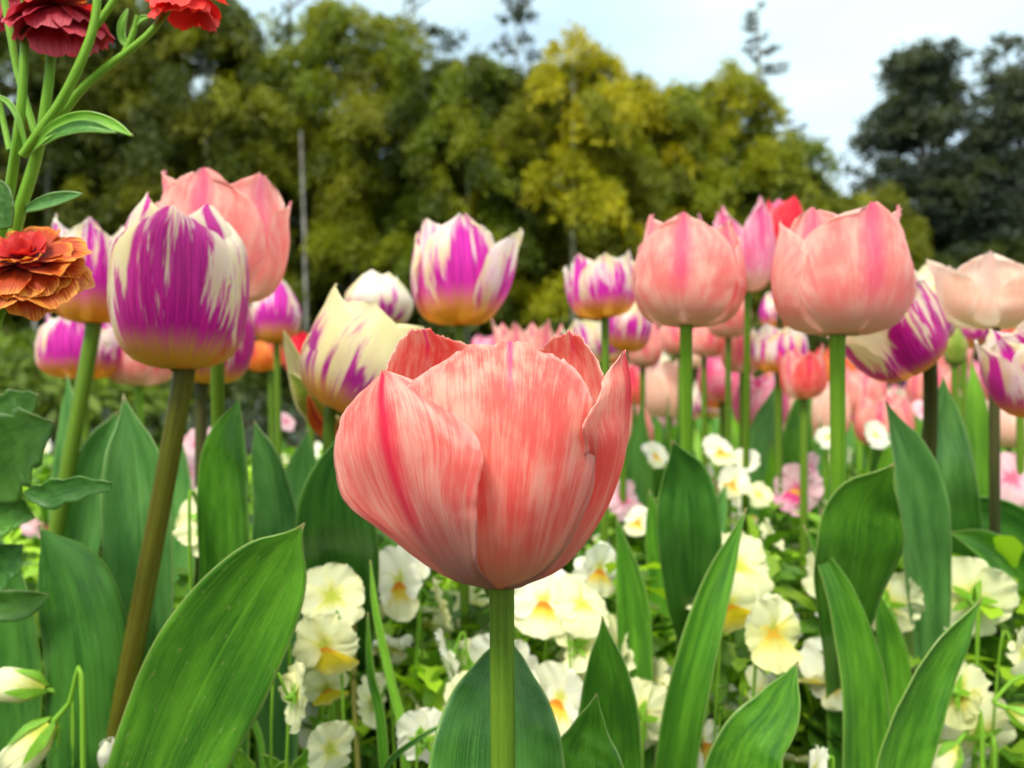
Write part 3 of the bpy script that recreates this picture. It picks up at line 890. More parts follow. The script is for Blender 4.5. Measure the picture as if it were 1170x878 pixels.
# ------------------------------------------------------------ the main tulip
def main_tulip():
    D = 0.211
    foot = P(586, 439, D)
    t = thing('tulip', 'large coral pink tulip in sharp focus in the middle, in front of all others', 'tulip', (foot.x, D, 0))
    pet = {}
    pet['front'] = [
        [(552, 668, -6), (561, 671, -9), (572, 673, -10), (584, 672, -9), (594, 669, -6)],
        [(505, 632, -16), (532, 645, -26), (573, 650, -30), (616, 646, -27), (642, 632, -16)],
        [(474, 565, -24), (512, 578, -35), (576, 584, -40), (632, 578, -37), (676, 562, -25)],
        [(462, 495, -26), (510, 503, -36), (580, 508, -41), (640, 503, -38), (680, 494, -26)],
        [(463, 448, -24), (514, 446, -33), (583, 450, -38), (638, 446, -34), (678, 458, -24)],
        [(480, 430, -21), (524, 414, -28), (583, 414, -33), (634, 416, -29), (670, 438, -21)],
        [(500, 417, -18), (534, 398, -25), (583, 391, -30), (624, 403, -26), (657, 421, -18)]]
    pet['left'] = [
        [(546, 668, -4), (551, 671, -7), (556, 673, -9), (561, 673, -11), (567, 672, -13)],
        [(500, 654, -6), (514, 660, -14), (526, 660, -21), (538, 656, -28), (546, 646, -34)],
        [(440, 610, -2), (462, 616, -14), (484, 617, -25), (520, 610, -37), (545, 602, -43)],
        [(394, 573, 6), (428, 572, -8), (459, 568, -27), (508, 566, -41), (545, 562, -46)],
        [(382, 524, 10), (412, 520, -10), (443, 515, -27), (505, 515, -42), (552, 527, -47)],
        [(388, 484, 10), (412, 480, -4), (438, 478, -24), (490, 476, -37), (543, 496, -43)],
        [(400, 462, 7), (418, 455, -4), (436, 450, -18), (472, 450, -27), (514, 468, -34)],
        [(424, 438, -2), (430, 434, -7), (437, 431, -13), (452, 431, -16), (478, 440, -21)],
        [(435, 428, -9), (436, 427, -10), (437, 426, -11), (440, 425, -11), (445, 427, -12)]]
    pet['right'] = [
        [(575, 672, -12), (583, 673, -10), (590, 672, -7), (595, 671, -3), (596, 669, 2)],
        [(604, 650, -16), (630, 652, -12), (643, 648, -9), (642, 645, 1), (632, 640, 10)],
        [(640, 604, -22), (668, 602, -18), (684, 597, -8), (682, 594, 6), (670, 590, 20)],
        [(660, 552, -26), (690, 551, -19), (706, 548, -6), (703, 545, 8), (690, 540, 22)],
        [(668, 512, -31), (700, 508, -20), (716, 505, -4), (713, 500, 9), (700, 495, 22)],
        [(667, 484, -35), (700, 477, -18), (719, 465, -3), (716, 460, 8), (706, 455, 18)],
        [(684, 455, -27), (704, 444, -14), (720, 440, -3), (717, 434, 5), (710, 430, 12)],
        [(690, 431, -17), (704, 421, -9), (716, 417, -3), (716, 415, 2), (712, 414, 6)],
        [(710, 405, -5), (712, 403, -4), (713, 402, -2), (714, 403, -1), (715, 405, 1)]]
    pet['back_left'] = [
        [(555, 670, 0), (558, 671, 2), (560, 671, 4), (563, 670, 6), (566, 670, 8)],
        [(480, 625, 0), (495, 625, 14), (515, 625, 22), (535, 625, 26), (555, 625, 28)],
        [(432, 540, 4), (450, 540, 20), (480, 540, 30), (515, 540, 36), (550, 540, 38)],
        [(426, 470, 6), (446, 470, 20), (478, 470, 32), (515, 470, 38), (550, 470, 40)],
        [(438, 430, 8), (455, 425, 20), (485, 420, 30), (517, 425, 35), (556, 432, 38)],
        [(449, 404, 12), (464, 396, 20), (488, 395, 27), (516, 404, 32), (552, 414, 34)],
        [(458, 388, 14), (469, 379, 20), (484, 376, 24), (506, 384, 28), (540, 399, 30)]]
    pet['back_right'] = [
        [(590, 670, 8), (592, 671, 6), (594, 671, 4), (596, 670, 2), (598, 670, 0)],
        [(590, 625, 28), (610, 625, 26), (628, 625, 22), (645, 625, 14), (655, 625, 4)],
        [(595, 540, 38), (628, 540, 36), (655, 540, 30), (680, 540, 20), (695, 540, 6)],
        [(598, 470, 40), (630, 470, 38), (660, 470, 32), (685, 470, 20), (698, 472, 8)],
        [(600, 425, 38), (632, 420, 35), (658, 418, 30), (678, 425, 20), (692, 440, 8)],
        [(612, 404, 34), (634, 396, 31), (654, 394, 27), (670, 400, 20), (684, 415, 12)],
        [(624, 393, 30), (638, 384, 28), (651, 380, 24), (661, 384, 20), (672, 396, 15)]]
    pet['back'] = [
        [(568, 671, 6), (572, 671, 8), (577, 671, 9), (582, 671, 8), (586, 671, 6)],
        [(530, 630, 28), (552, 630, 34), (577, 630, 36), (602, 630, 34), (624, 630, 28)],
        [(500, 540, 38), (540, 540, 45), (577, 540, 47), (615, 540, 45), (650, 540, 38)],
        [(498, 460, 40), (538, 455, 46), (577, 455, 48), (616, 455, 46), (655, 460, 40)],
        [(540, 420, 42), (560, 408, 44), (577, 404, 45), (594, 408, 44), (614, 420, 42)]]
    for i, (nm, rows) in enumerate(pet.items()):
        a = np.array(rows, float)
        nr = a.shape[0]
        g = cr(np.arange(nr), a, np.linspace(0, nr - 1, 64))           # (64,5,3)
        g = np.moveaxis(cr(np.arange(5), np.moveaxis(g, 1, 0), np.linspace(0, 4, 41)), 0, 1)
        V, U = np.meshgrid(np.linspace(0, 1, 64), np.linspace(-1, 1, 41), indexing='ij')
        side = np.where(U > 0, 4.0, 0.0)
        rim = np.maximum(np.abs(U) ** 14, V ** 26)
        g[..., 0] += rim * 2.4 * vnoise(V * 42 + side, 70 + i) * (np.abs(U) > .7) * V ** .5
        g[..., 1] += rim * (2.6 * vnoise(U * 34, 90 + i) + 4.5 * vnoise(U * 10, 190 + i)) * (V > .7)
        g[..., 2] += 1.1 * np.abs(U) ** 3 * vnoise(V * 13 + side, 50 + i) + 0.6 * vnoise(U * 5 + V * 6, 20 + i) + 0.35 * vnoise(U * 19 + V * 2, 120 + i)
        if nm == 'left':
            g[..., 2] -= 3.0 * np.exp(-np.abs(U / .12)) * V * (1 - V)* 2.2
        elif nm == 'front':
            g[..., 2] += 1.0 * np.exp(-(U / .07) ** 2) * V
        d = D + g[..., 2] / 1000
        pts = np.stack([(g[..., 0] - 585) / F * d, d, CZ + (439 - g[..., 1]) / F * d], -1)
        MB().grid(pts).build('petal', M['pink_rib' if nm == 'left' else 'pink_rim' if nm == 'right' else 'pink_hero'], t, t.location, solid=0.0003)
    add_stem(t, P(573, 673, D), (-0.01, 0, 1), (foot.x, D, -0.004), 0.0035, 'stem', 0.0)
    # small green pistil hidden in the cup
    MB().grid(tube_pts([P(575, 668, D), P(575, 600, D), P(575, 560, D)], [0.003, 0.004, 0.003], 8, 8)).build('pistil', M['pistil'], t, t.location)
    add_leaf(t, [(566, 990, .245), (568, 880, .25), (570, 810, .255), (574, 765, .26), (580, 722, .265)], [76, 76, 60, 32, 3], 'leaf_dark', fold=0.35, wave=0.1, seed=4)
    add_leaf(t, [(668, 1010, .26), (668, 900, .262), (669, 860, .263), (673, 830, .264), (682, 793, .262)], [44, 46, 38, 20, 2], 'leaf', fold=0.3, wave=0.05, seed=8)


main_tulip()

# ------------------------------------------------------------ tulips seen one by one
GP = 'pink tulips standing in the bed'
GF = 'purple and cream flamed tulips standing in the bed'
tulip('large egg shaped tulip flamed deep purple on cream, on a brownish stem at the left', (205, 422), .335, 140, 188, 'flame', GF, (0.03, -.02, 1), -1.40, 0.66, 1.16, 0.02, prof=[.10, .42, .78, .98, 1.02, .93, .62],
      foot=(-.075, 0), stem='stem_brown', sr=0.0046, seed=3, ruffle=0.8, leaves=[
          dict(pts=[(166, 900, .37), (164, 770, .365), (163, 640, .36), (158, 540, .36), (141, 450, .36)], hwpx=[34, 36, 37, 33, 3], mat='leaf_blue', fold=.45, turn=-8, seed=2),
          dict(pts=[(150, 1010, .30), (190, 880, .295), (245, 760, .285), (305, 660, .275), (348, 598, .27)], hwpx=[50, 62, 70, 50, 3], mat='leaf', fold=.16, turn=[10, 0, -10], wave=.1, seed=5, label='broad glossy leaf slanting across the lower left'),
          dict(pts=[(110, 960, .33), (104, 850, .33), (96, 740, .33), (78, 660, .33), (45, 600, .33)], hwpx=[50, 50, 46, 36, 3], mat='leaf_dark', fold=-.3, turn=-14, wave=.16, seed=7)])
tulip('large pale salmon tulip partly behind the big purple flamed one', (250, 345), .40, 138, 142, 'pink', GP, (0.05, .02, 1), -1.57, 0.92, 1.05, 0.12, lean=0.02, leans=[0, .05, .04, .02, .22, .05], foot=(-.043, .12), seed=13, sr=.0036)
tulip('flamed tulip with yellow base right behind the orange frilled flower', (103, 370), .47, 82, 116, 'flame_mid', GF, (0.02, 0, 1), -1.2, 0.92, .98, 0.45, lean=.04, foot=(-.08, 0), stem='stem', sr=.0046, seed=21, leaves=[
    dict(pts=[(78, 800, .5), (80, 640, .5), (84, 540, .5), (84, 480, .5), (77, 428, .5)], hwpx=[18, 22, 22, 15, 2], mat='leaf_blue', fold=.4, turn=20, seed=3),
    dict(pts=[(60, 760, .48), (80, 650, .48), (100, 570, .48), (118, 510, .48), (134, 470, .48)], hwpx=[24, 26, 24, 18, 2], mat='leaf_blue', fold=.3, turn=-20, seed=31)])
tulip('small squat magenta flamed tulip low at the left below the frilled flower', (96, 433), .60, 94, 76, 'flame_mid', GF, (0, 0, 1), -1.57, 0.85, 1.1, 0.15, foot=(0.01, .03), seed=22)
tulip('salmon pink tulip half hidden behind the big flamed tulip stem side', (160, 441), .62, 74, 76, 'pink', GP, (.03, 0, 1), .4, .9, 1.0, .3, foot=(.01, 0), stem='stem_bright', seed=23)
tulip('orange based flamed tulip tucked behind the big flamed one, dark stem', (233, 438), .50, 96, 112, 'flame', GF, (0.12, 0, 1), -1.8, 0.70, 1.0, 0.3, foot=(-.006, .01), stem='stem_dark', sr=.0040, seed=24, leaves=[
    dict(pts=[(262, 760, 0.39), (262, 640, 0.39), (260, 560, 0.39), (262, 505, 0.39), (274, 452, 0.39)], hwpx=[32, 34, 33, 24, 2], mat='leaf', fold=.3, turn=14, seed=6)])
tulip('small egg shaped violet tulip with white tip beside the pale salmon one', (316, 393), .72, 54, 74, 'flame_mid', GF, (-.02, 0, 1), -1.2, 0.30, 1.15, 0.3, foot=(.01, 0), seed=25, sr=.003)
tulip('orange tulip just below the small violet tulip', (306, 424), .85, 42, 40, 'orange', None, (-.2, 0, 1), .3, .8, 1.0, .3, foot=(.01, .02), seed=26)
tulip('bright red tulip behind the cream flamed one', (354, 434), .68, 60, 54, 'red', None, (.1, 0, 1), .3, .9, 1.0, .3, foot=(.02, .02), seed=27)
tulip('wide cream and yellow tulip with purple streaks leaning behind the main coral tulip', (392, 472), .385, 138, 128, 'flame_light', GF, (.50, .06, 1), -1.7, 0.80, 1.15, 0.05, lean=.04, leans=[.0, .05, .1, .05, .0, .15], foot=(-.01, .02), stem='stem', seed=28, leaves=[
    dict(pts=[(400, 800, .46), (396, 710, .42), (388, 630, .38), (383, 565, .365), (398, 478, .36)], hwpx=[18, 32, 44, 37, 3], mat='leaf_dark', fold=.3, turn=-10, seed=14),
    dict(pts=[(322, 780, .42), (322, 650, .42), (320, 590, .42), (308, 530, .42), (290, 480, .42)], hwpx=[26, 30, 28, 20, 2], mat='leaf_blue', fold=.35, turn=16, seed=15)])
wt = tulip('withered tulip with yellow green petals falling open left of the cream flamed one', (388, 486), .43, 34, 40, 'flame_light', None, (-.3, -.1, 1), 0.2, 1.0, .8, .6, lean=.1, foot=(.0, .01), seed=29, sr=.003)
for pts_, hw_, m_ in [([(390, 488, .43), (362, 470, .425), (344, 430, .42), (324, 378, .42)], [6, 15, 13, 2], 'flame_light'), ([(388, 490, .43), (368, 478, .42), (350, 450, .41), (330, 425, .41)], [6, 13, 12, 2], 'bud'),
                      ([(388, 488, .43), (376, 492, .42), (362, 478, .41), (352, 450, .40)], [5, 10, 9, 2], 'orange'), ([(392, 486, .43), (396, 470, .44), (404, 450, .44), (420, 440, .44)], [6, 12, 11, 2], 'bud')]:
    add_leaf(wt, pts_, hw_, m_, .35, 10, .25, None, False, name='petal')
tulip('pale flamed tulip top peeking over the cream and yellow tulip', (430, 372), .56, 76, 62, 'flame_white', GF, (.12, 0, 1), -1.1, .5, 1.05, .2, foot=(.0, .02), seed=30)
tulip('tall white and magenta flamed tulip left of the middle with one petal flaring right', (524, 372), .48, 100, 122, 'flame_mid', GF, (-.05, 0, 1), -1.35, .80, 1.02, .18, leans=[.02, .42, 0, 0, 0, 0], foot=(.01, .0), seed=32)
tulip('pointed pale pink tulip showing just above the main coral tulip', (600, 428), .70, 70, 66, 'pink', GP, (0, 0, 1), 0.2, 1.05, .62, .85, lean=.10, foot=(0, .02), seed=33)
tulip('white and purple flamed tulip right above the main coral tulip', (690, 363), .58, 74, 76, 'flame_mid', GF, (-.06, 0, 1), -1.5, .92, .95, .25, lean=.05, leans=[.0, 0, .0, .35, .1, 0], foot=(.0, .0), seed=34, sr=.0032)
tulip('leaning purple flamed tulip below the white and purple one', (716, 402), .66, 48, 64, 'flame_mid', GF, (.12, 0, 1), -1.2, .65, 1.0, .5, foot=(-.01, .0), seed=35, sr=.003)
tulip('white and yellow tulip with violet blotches low beside a leaning flamed one', (690, 412), .75, 62, 52, 'flame_white', GF, (-.25, 0, 1), -1.2, 1.0, 1.0, .4, lean=.12, foot=(.0, .02), seed=36)
tulip('smooth salmon tulip right beside the leaning purple flamed one', (735, 420), .80, 40, 56, 'pink', GP, (.05, 0, 1), .3, .55, 1.1, .25, foot=(.0, .02), seed=37)
tulip('large salmon pink tulip on a straight green stem right of the middle', (785, 374), .40, 124, 122, 'pink', GP, (.03, 0, 1), -1.95, .86, 1.05, .35, leans=[0, 0, 0, .04, 0, 0], foot=(.040, .17), stem='stem_bright', sr=.0034, seed=38, leaves=[
    dict(pts=[(794, 760, .44), (790, 680, .41), (786, 605, .39), (782, 548, .385), (768, 503, .375)], hwpx=[18, 29, 35, 28, 5], mat='leaf_dark', fold=.25, turn=6, seed=18)])
tulip('pointed rose pink tulip with white edges behind the large salmon one', (852, 335), .64, 70, 104, 'rose', GP, (-.10, 0, 1), -1.3, .95, .72, .85, lean=.08, foot=(.035, .12), seed=39, stem='stem', sr=.003)
tulip('small deep rose tulip touching the large coral pink one on the right', (892, 294), .70, 52, 68, ['red', 'rose'], None, (.05, 0, 1), -1.2, .6, 1.05, .4, foot=(.04, .12), seed=40, stem='stem_dark', sr=.003)
tulip('largest coral pink tulip of the right half with rounded overlapping petals', (958, 384), .36, 144, 146, 'pink', GP, (.02, -.02, 1), -1.45, .86, 1.12, .12, leans=[0, .03, .04, 0, .02, .03], foot=(.066, .15), stem='stem_bright', sr=.0036, seed=41, leaves=[
    dict(pts=[(962, 800, .42), (966, 705, .385), (976, 632, .36), (986, 575, .35), (1022, 530, .335)], hwpx=[18, 32, 48, 40, 5], mat='leaf', fold=.2, turn=4, seed=19)])
tulip('dusky pink tulip below the large salmon one, on a thin stem', (832, 386), .74, 50, 56, 'pink', GP, (0, 0, 1), .1, .7, 1.05, .3, foot=(.0, .0), seed=42, sr=.003)
tulip('small salmon tulip seen left of the large salmon tulip stem', (776, 404), .85, 42, 44, 'pink', GP, (-.1, 0, 1), .1, .7, 1.05, .3, foot=(.0, .0), seed=43)
tulip('small dusky pink tulip seen right of the large salmon tulip stem', (806, 408), .80, 46, 42, 'pink', GP, (.1, 0, 1), .4, .8, 1.05, .3, foot=(.0, .0), seed=44)
tulip('small white and violet tulip between the two large pink tulips', (887, 377), .84, 36, 46, 'flame_mid', GF, (0, 0, 1), -1.0, .6, 1.05, .3, foot=(.0, .0), seed=45, sr=.0028)
tulip('wider violet flamed tulip below the small one between the large pink tulips', (890, 426), .66, 58, 54, 'flame_mid', GF, (.02, 0, 1), -1.5, .9, 1.0, .3, lean=.05, foot=(.0, .0), seed=46)
tulip('pale salmon tulip low between thin stems right of the large salmon one', (848, 426), .78, 46, 46, 'pink', GP, (0, 0, 1), .1, .8, 1.05, .2, foot=(.0, .0), seed=47)
tulip('pointed coral red tulip low left of the largest pink tulip stem', (918, 456), .62, 50, 60, ['coral', 'pink'], GP, (-.02, 0, 1), .5, 1.0, .8, .8, foot=(.0, .0), seed=48, leaves=[
    dict(pts=[(872, 720, .74), (872, 600, .74), (868, 540, .74), (872, 490, .74), (886, 440, .74)], hwpx=[22, 24, 21, 14, 2], mat='leaf_blue', fold=.3, turn=10, seed=20),
    dict(pts=[(918, 680, .72), (916, 560, .72), (912, 510, .72), (916, 468, .72), (930, 430, .72)], hwpx=[17, 19, 17, 11, 2], mat='leaf', fold=.3, turn=30, seed=21)])
tulip('tilted flamed tulip bowing left with a big yellow base on a dark stem', (1046, 418), .42, 98, 112, ['flame', 'flame', 'flame_light'], GF, (-.62, -.18, .75), -1.2, .98, 1.05, .25, lean=.12, leans=[.0, 0, .15, .15, 0, 0], foot=(.09, .16), stem='stem_dark', sr=.0038, seed=49, leaves=[
    dict(pts=[(1060, 800, .44), (1058, 690, .425), (1052, 610, .41), (1040, 535, .40), (1012, 458, .395)], hwpx=[16, 26, 32, 27, 3], mat='leaf_blue', fold=.3, turn=-8, seed=22)])
tulip('cream white tulip with violet edge standing behind the tilted flamed one', (1060, 392), .56, 58, 84, 'flame_white', GF, (.02, 0, 1), -1.2, .72, 1.0, .15, foot=(.0, .0), seed=50)
tulip('small purple and white tulip beside the green bud', (1102, 398), .70, 50, 50, 'flame', GF, (.05, 0, 1), -.8, .8, 1.0, .3, foot=(.01, .0), seed=51)
tulip('pale peach tulip opening wide near the right edge', (1137, 375), .46, 112, 84, 'pale', GP, (.03, 0, 1), -1.25, 1.12, .92, .35, lean=.12, foot=(.0, .0), seed=52, stem='stem_dark', leaves=[
    dict(pts=[(1090, 760, 0.5), (1086, 640, 0.47), (1080, 560, 0.44), (1076, 490, 0.44), (1078, 430, 0.44)], hwpx=[26, 32, 30, 22, 3], mat='leaf_blue', fold=.3, turn=12, seed=23),
    dict(pts=[(1120, 620, .55), (1118, 540, .55), (1116, 480, .55), (1110, 410, .55)], hwpx=[12, 13, 12, 2], mat='leaf_bright', fold=.3, turn=20, seed=24)])
tulip('flamed tulip cut by the right edge, leaning left with violet streaks', (1196, 470), .385, 94, 108, 'flame_mid', GF, (-.42, -.05, 1), -1.5, .85, 1.05, .22, foot=(.01, .0), seed=53)
tulip('coral tulip low behind the peach one at the right edge', (1168, 402), .60, 52, 44, 'coral', GP, (.1, 0, 1), .2, .8, 1.0, .3, foot=(.0, .0), seed=55)
tulip('closed green and cream tulip bud near the right edge', (1091, 418), .62, 24, 48, 'bud', None, (0, 0, 1), .2, .10, 1.25, .7, foot=(.005, .0), seed=54, ruffle=.2, sr=.0028) if 'bud' in M else None

# ------------------------------------------------------------ clumps of tulip leaves whose flowers are not in view
def leaf_plant(label, leaves):
    p = leaves[0]['pts'][0]
    w_ = P(*p)
    t = thing('tulip_leaf_clump', label, 'tulip leaves', (w_.x, w_.y, 0), 'leaf clumps of tulips without a flower in view')
    for l in leaves:
        add_leaf(t, **l)


leaf_plant('pair of dark upright tulip leaves right of the main tulip stem', [
    dict(pts=[(700, 960, .32), (702, 880, .32), (702, 820, .32), (698, 765, .32), (688, 704, .32)], hwpx=[40, 42, 38, 26, 2], mat='leaf', fold=.35, turn=[10, 40, 30], seed=41),
    dict(pts=[(728, 960, .42), (727, 850, .42), (726, 760, .42), (722, 680, .42), (704, 588, .42)], hwpx=[18, 19, 19, 17, 2], mat='leaf', fold=.35, turn=10, seed=42)])
leaf_plant('long narrow leaf rising to the right between the main tulip and the yellow pansies', [
    dict(pts=[(760, 1010, .36), (770, 890, .36), (786, 790, .36), (815, 680, .36), (853, 580, .36)], hwpx=[20, 22, 22, 17, 2], mat='leaf', fold=.5, turn=14, seed=43),
    dict(pts=[(778, 960, .40), (780, 880, .40), (782, 820, .40), (786, 770, .40)], hwpx=[22, 22, 16, 2], mat='leaf_dark', fold=.3, turn=0, seed=44)])
leaf_plant('short bent leaf with a broad cut looking tip at the bottom right of the middle', [
    dict(pts=[(846, 960, .30), (846, 900, .30), (858, 850, .30), (886, 812, .30), (912, 756, .30)], hwpx=[46, 46, 36, 26, 3], mat='leaf', fold=.25, turn=[0, 10, 24], seed=45)])
leaf_plant('tall arching leaf and slim companion at the lower right', [
    dict(pts=[(986, 960, .36), (985, 860, .36), (980, 770, .36), (958, 680, .36), (918, 600, .36)], hwpx=[30, 30, 28, 17, 1.5], mat='leaf', fold=.3, turn=-12, seed=46),
    dict(pts=[(1022, 940, .40), (1022, 860, .40), (1022, 790, .40), (1016, 730, .40), (1000, 668, .40)], hwpx=[16, 18, 18, 14, 2], mat='leaf', fold=.3, turn=14, seed=47)])
leaf_plant('wide pointed leaf leaning right at the lower right corner', [
    dict(pts=[(1012, 1000, .33), (1018, 900, .33), (1040, 815, .33), (1076, 745, .33), (1122, 684, .33)], hwpx=[30, 34, 34, 24, 2], mat='leaf', fold=.4, turn=-14, seed=48)])
leaf_plant('dark folded leaf lying toward the right edge beside the pink pansies', [
    dict(pts=[(1230, 720, .50), (1190, 650, .50), (1150, 605, .50), (1110, 585, .50), (1072, 590, .50)], hwpx=[26, 32, 30, 20, 3], mat='leaf_dark', fold=.3, turn=10, seed=49, root=True),
    dict(pts=[(1200, 760, .45), (1180, 690, .45), (1150, 648, .45), (1120, 622, .45), (1084, 608, .45)], hwpx=[22, 26, 24, 16, 3], mat='leaf', fold=.5, turn=-10, seed=50)])
leaf_plant('pair of slim leaves behind the long narrow one right of the main tulip', [
    dict(pts=[(752, 800, .52), (752, 720, .52), (756, 660, .52), (750, 610, .52), (742, 560, .52)], hwpx=[16, 18, 16, 12, 2], mat='leaf', fold=.3, turn=10, seed=51),
    dict(pts=[(790, 780, .60), (796, 690, .60), (806, 630, .60), (818, 590, .60), (830, 552, .60)], hwpx=[16, 18, 16, 12, 2], mat='leaf_blue', fold=.3, turn=-10, seed=52)])
leaf_plant('green leaves at the left edge behind the jagged leaf', [
    dict(pts=[(20, 880, .40), (18, 760, .40), (10, 680, .40), (-6, 600, .40)], hwpx=[40, 44, 36, 3], mat='leaf_dark', fold=.3, turn=10, seed=53),
    dict(pts=[(88, 760, .52), (96, 660, .52), (108, 580, .52), (128, 520, .52), (160, 478, .52)], hwpx=[22, 26, 24, 16, 2], mat='leaf_blue', fold=.3, turn=-20, seed=54)])
leaf_plant('bluish leaves between the flamed tulip stems at the left', [
    dict(pts=[(200, 760, .50), (205, 660, .50), (208, 590, .50), (204, 530, .50), (196, 470, .50)], hwpx=[24, 26, 24, 18, 2], mat='leaf_blue', fold=.3, turn=20, seed=55),
    dict(pts=[(352, 760, .56), (350, 650, .56), (348, 590, .56), (346, 540, .56), (352, 490, .56)], hwpx=[22, 26, 26, 18, 2], mat='leaf_blue', fold=.3, turn=-14, seed=56)])


# ------------------------------------------------------------ pansies
def pansy_petal(ang, L, Wd, cup, ruff, seed, nu=13, nv=10, curl=0.0):
    """petal lying in the XY plane (face normal +Z), pointing at angle ang"""
    v = np.linspace(0, 1, nv)
    u = np.linspace(-1, 1, nu)
    U, V = np.meshgrid(u, v)
    wv = Wd * np.interp(v, [0, .25, .6, .85, 1], [0.10, .55, 1.0, .97, .72])[:, None]
    rl = L * V * (1 - 0.16 * U ** 2 * V) * (1 + 0.04 * vnoise(U * 6, seed) * V)
    x = rl
    y = wv * U * L
    z = cup * L * V ** 1.6 + ruff * L * V ** 2 * (0.55 * vnoise(U * 5.5, seed + 1) + 0.35 * np.abs(U) * vnoise(V * 6 + U * 3, seed + 2)) - curl * L * V ** 3
    c, s = math.cos(ang), math.sin(ang)
    return np.stack([x * c - y * s, x * s + y * c, z], -1)


def pansy_parts(R, face, mats, seed, cup, foot, origin_stem_len, joined, parent, stem_m='stem_bright'):
    """face: Matrix 4x4 placing the bloom; builds petals, calyx, stem"""
    lay = [(90 + 38, 1.0, .62, 0, 0.0006), (90 - 38, 1.0, .62, 0, 0.0000), (90 + 98, .92, .52, 1, 0.0016), (90 - 98, .92, .52, 1, 0.0012), (-90, .98, .78, 2, 0.0022)]
    mb = MB()
    objs = []
    for i, (a, L, W_, mi, dz) in enumerate(lay):
        g = pansy_petal(rad(a + random.uniform(-7, 7)), L * R, W_ * random.uniform(.92, 1.08), cup + random.uniform(-.25, .38), .34, seed * 7 + i, curl=random.uniform(0, .30))
        g[..., 2] += dz * R / 0.024
        if joined:
            mb.grid(g, mi)
        else:
            o = MB().grid(g).build('petal', M[mats[mi]], parent, parent.location, face)
    # calyx: five narrow sepals behind, and a nectar spur
    cal = MB()
    for k_ in range(5):
        a = rad(k_ * 72 + 20)
        L = R * .55
        t = np.linspace(0, 1, 5)
        u = np.linspace(-1, 1, 3)
        U, T = np.meshgrid(u, t)
        w_ = R * .10 * np.sin(np.clip(T * 0.9 + .12, 0, 1) * 3.14)
        x = L * T
        y = w_ * U
        z = -0.10 * R - 0.02 * R * T
        cal.grid(np.stack([x * math.cos(a) - y * math.sin(a), x * math.sin(a) + y * math.cos(a), z], -1), 3 if joined else 0)
    cal.grid(tube_pts([(0, 0, -.02 * R), (0, 0, -.18 * R), (0, -.06 * R, -.34 * R)], [R * .14, R * .12, R * .04], 8, 6), 3 if joined else 0)
    fm = np.array(face)
    c0 = Vector(face.translation)
    nrm = Vector((fm[0][2], fm[1][2], fm[2][2]))
    neck = c0 - nrm * R * .2
    up = Vector((0, 0, 1))
    hook = neck - nrm * R * .5 + up * R * .12
    ft = Vector(foot)
    midp = hook * .55 + ft * .45 - nrm * R * .35 * .4
    stp = tube_pts([ft, ft * .6 + midp * .4, midp, hook, neck], [R * .055, R * .05, R * .045, R * .045, R * .05], 7, 22)
    if joined:
        m4 = np.linalg.inv(fm)
        sp = stp.reshape(-1, 3) @ m4[:3, :3].T + m4[:3, 3]
        cal.grid(sp.reshape(stp.shape), 3)
        # merge
        mb.v += cal.v
        mb.uv += cal.uv
        mb.mi += cal.mi
        mb.f += [f + mb.n for f in cal.f]
        return mb
    cal.build('calyx', M['leaf_bright'], parent, parent.location, face)
    MB().grid(stp).build('stem', M[stem_m], parent, parent.location)


def face_matrix(pos, yaw, pitch, roll=0.0):
    """yaw 0 faces the lens, +yaw turns to the right; pitch + looks up; 180 shows the back"""
    y, p = rad(yaw), rad(pitch)
    n = Vector((math.sin(y) * math.cos(p), -math.cos(y) * math.cos(p), math.sin(p)))
    up = Vector((0, 0, 1)) - n * n.z
    if up.length < 1e-3:
        up = Vector((0, 1, 0))
    up.normalize()
    xx = up.cross(n)
    m = Matrix((xx, up, n)).transposed()
    m = m @ Matrix.Rotation(rad(roll), 3, 'Z')
    m4 = m.to_4x4()
    m4.translation = pos
    return m4


SETS = {'cream': ('p_cream', 'p_cream', 'p_cream'), 'creamlip': ('p_cream', 'p_cream', 'p_lip'), 'white': ('p_white', 'p_white', 'p_lip'), 'yellow': ('p_cream', 'p_cream', 'p_yellow'), 'lemon': ('p_cream', 'p_lemon', 'p_lemon'),
        'pink': ('p_pink', 'p_pink', 'p_magenta'), 'rose': ('p_pink', 'p_pink', 'p_pink'), 'maroon': ('p_maroon', 'p_maroon', 'p_maroon'), 'plainwhite': ('p_white', 'p_white', 'p_white'),
        'blue': ('p_blue', 'p_blue', 'p_blue')}
GPY = 'pansies flowering low in the bed'


def pansy(label, px, py, wpx, d, yaw, pitch, kind='cream', roll=0, cup=0.10, fx=0.0):
    pos = P(px, py, d)
    R = wpx / 2 * 1.02 * d / F
    ft = Vector((pos.x + fx, pos.y + .012, 0.0))
    t = thing('pansy', label, 'pansy', (ft.x, ft.y, 0), GPY)
    pansy_parts(R, face_matrix(pos, yaw, pitch, roll), SETS[kind], random.randrange(9999), cup, ft, 0, False, t)
    return t


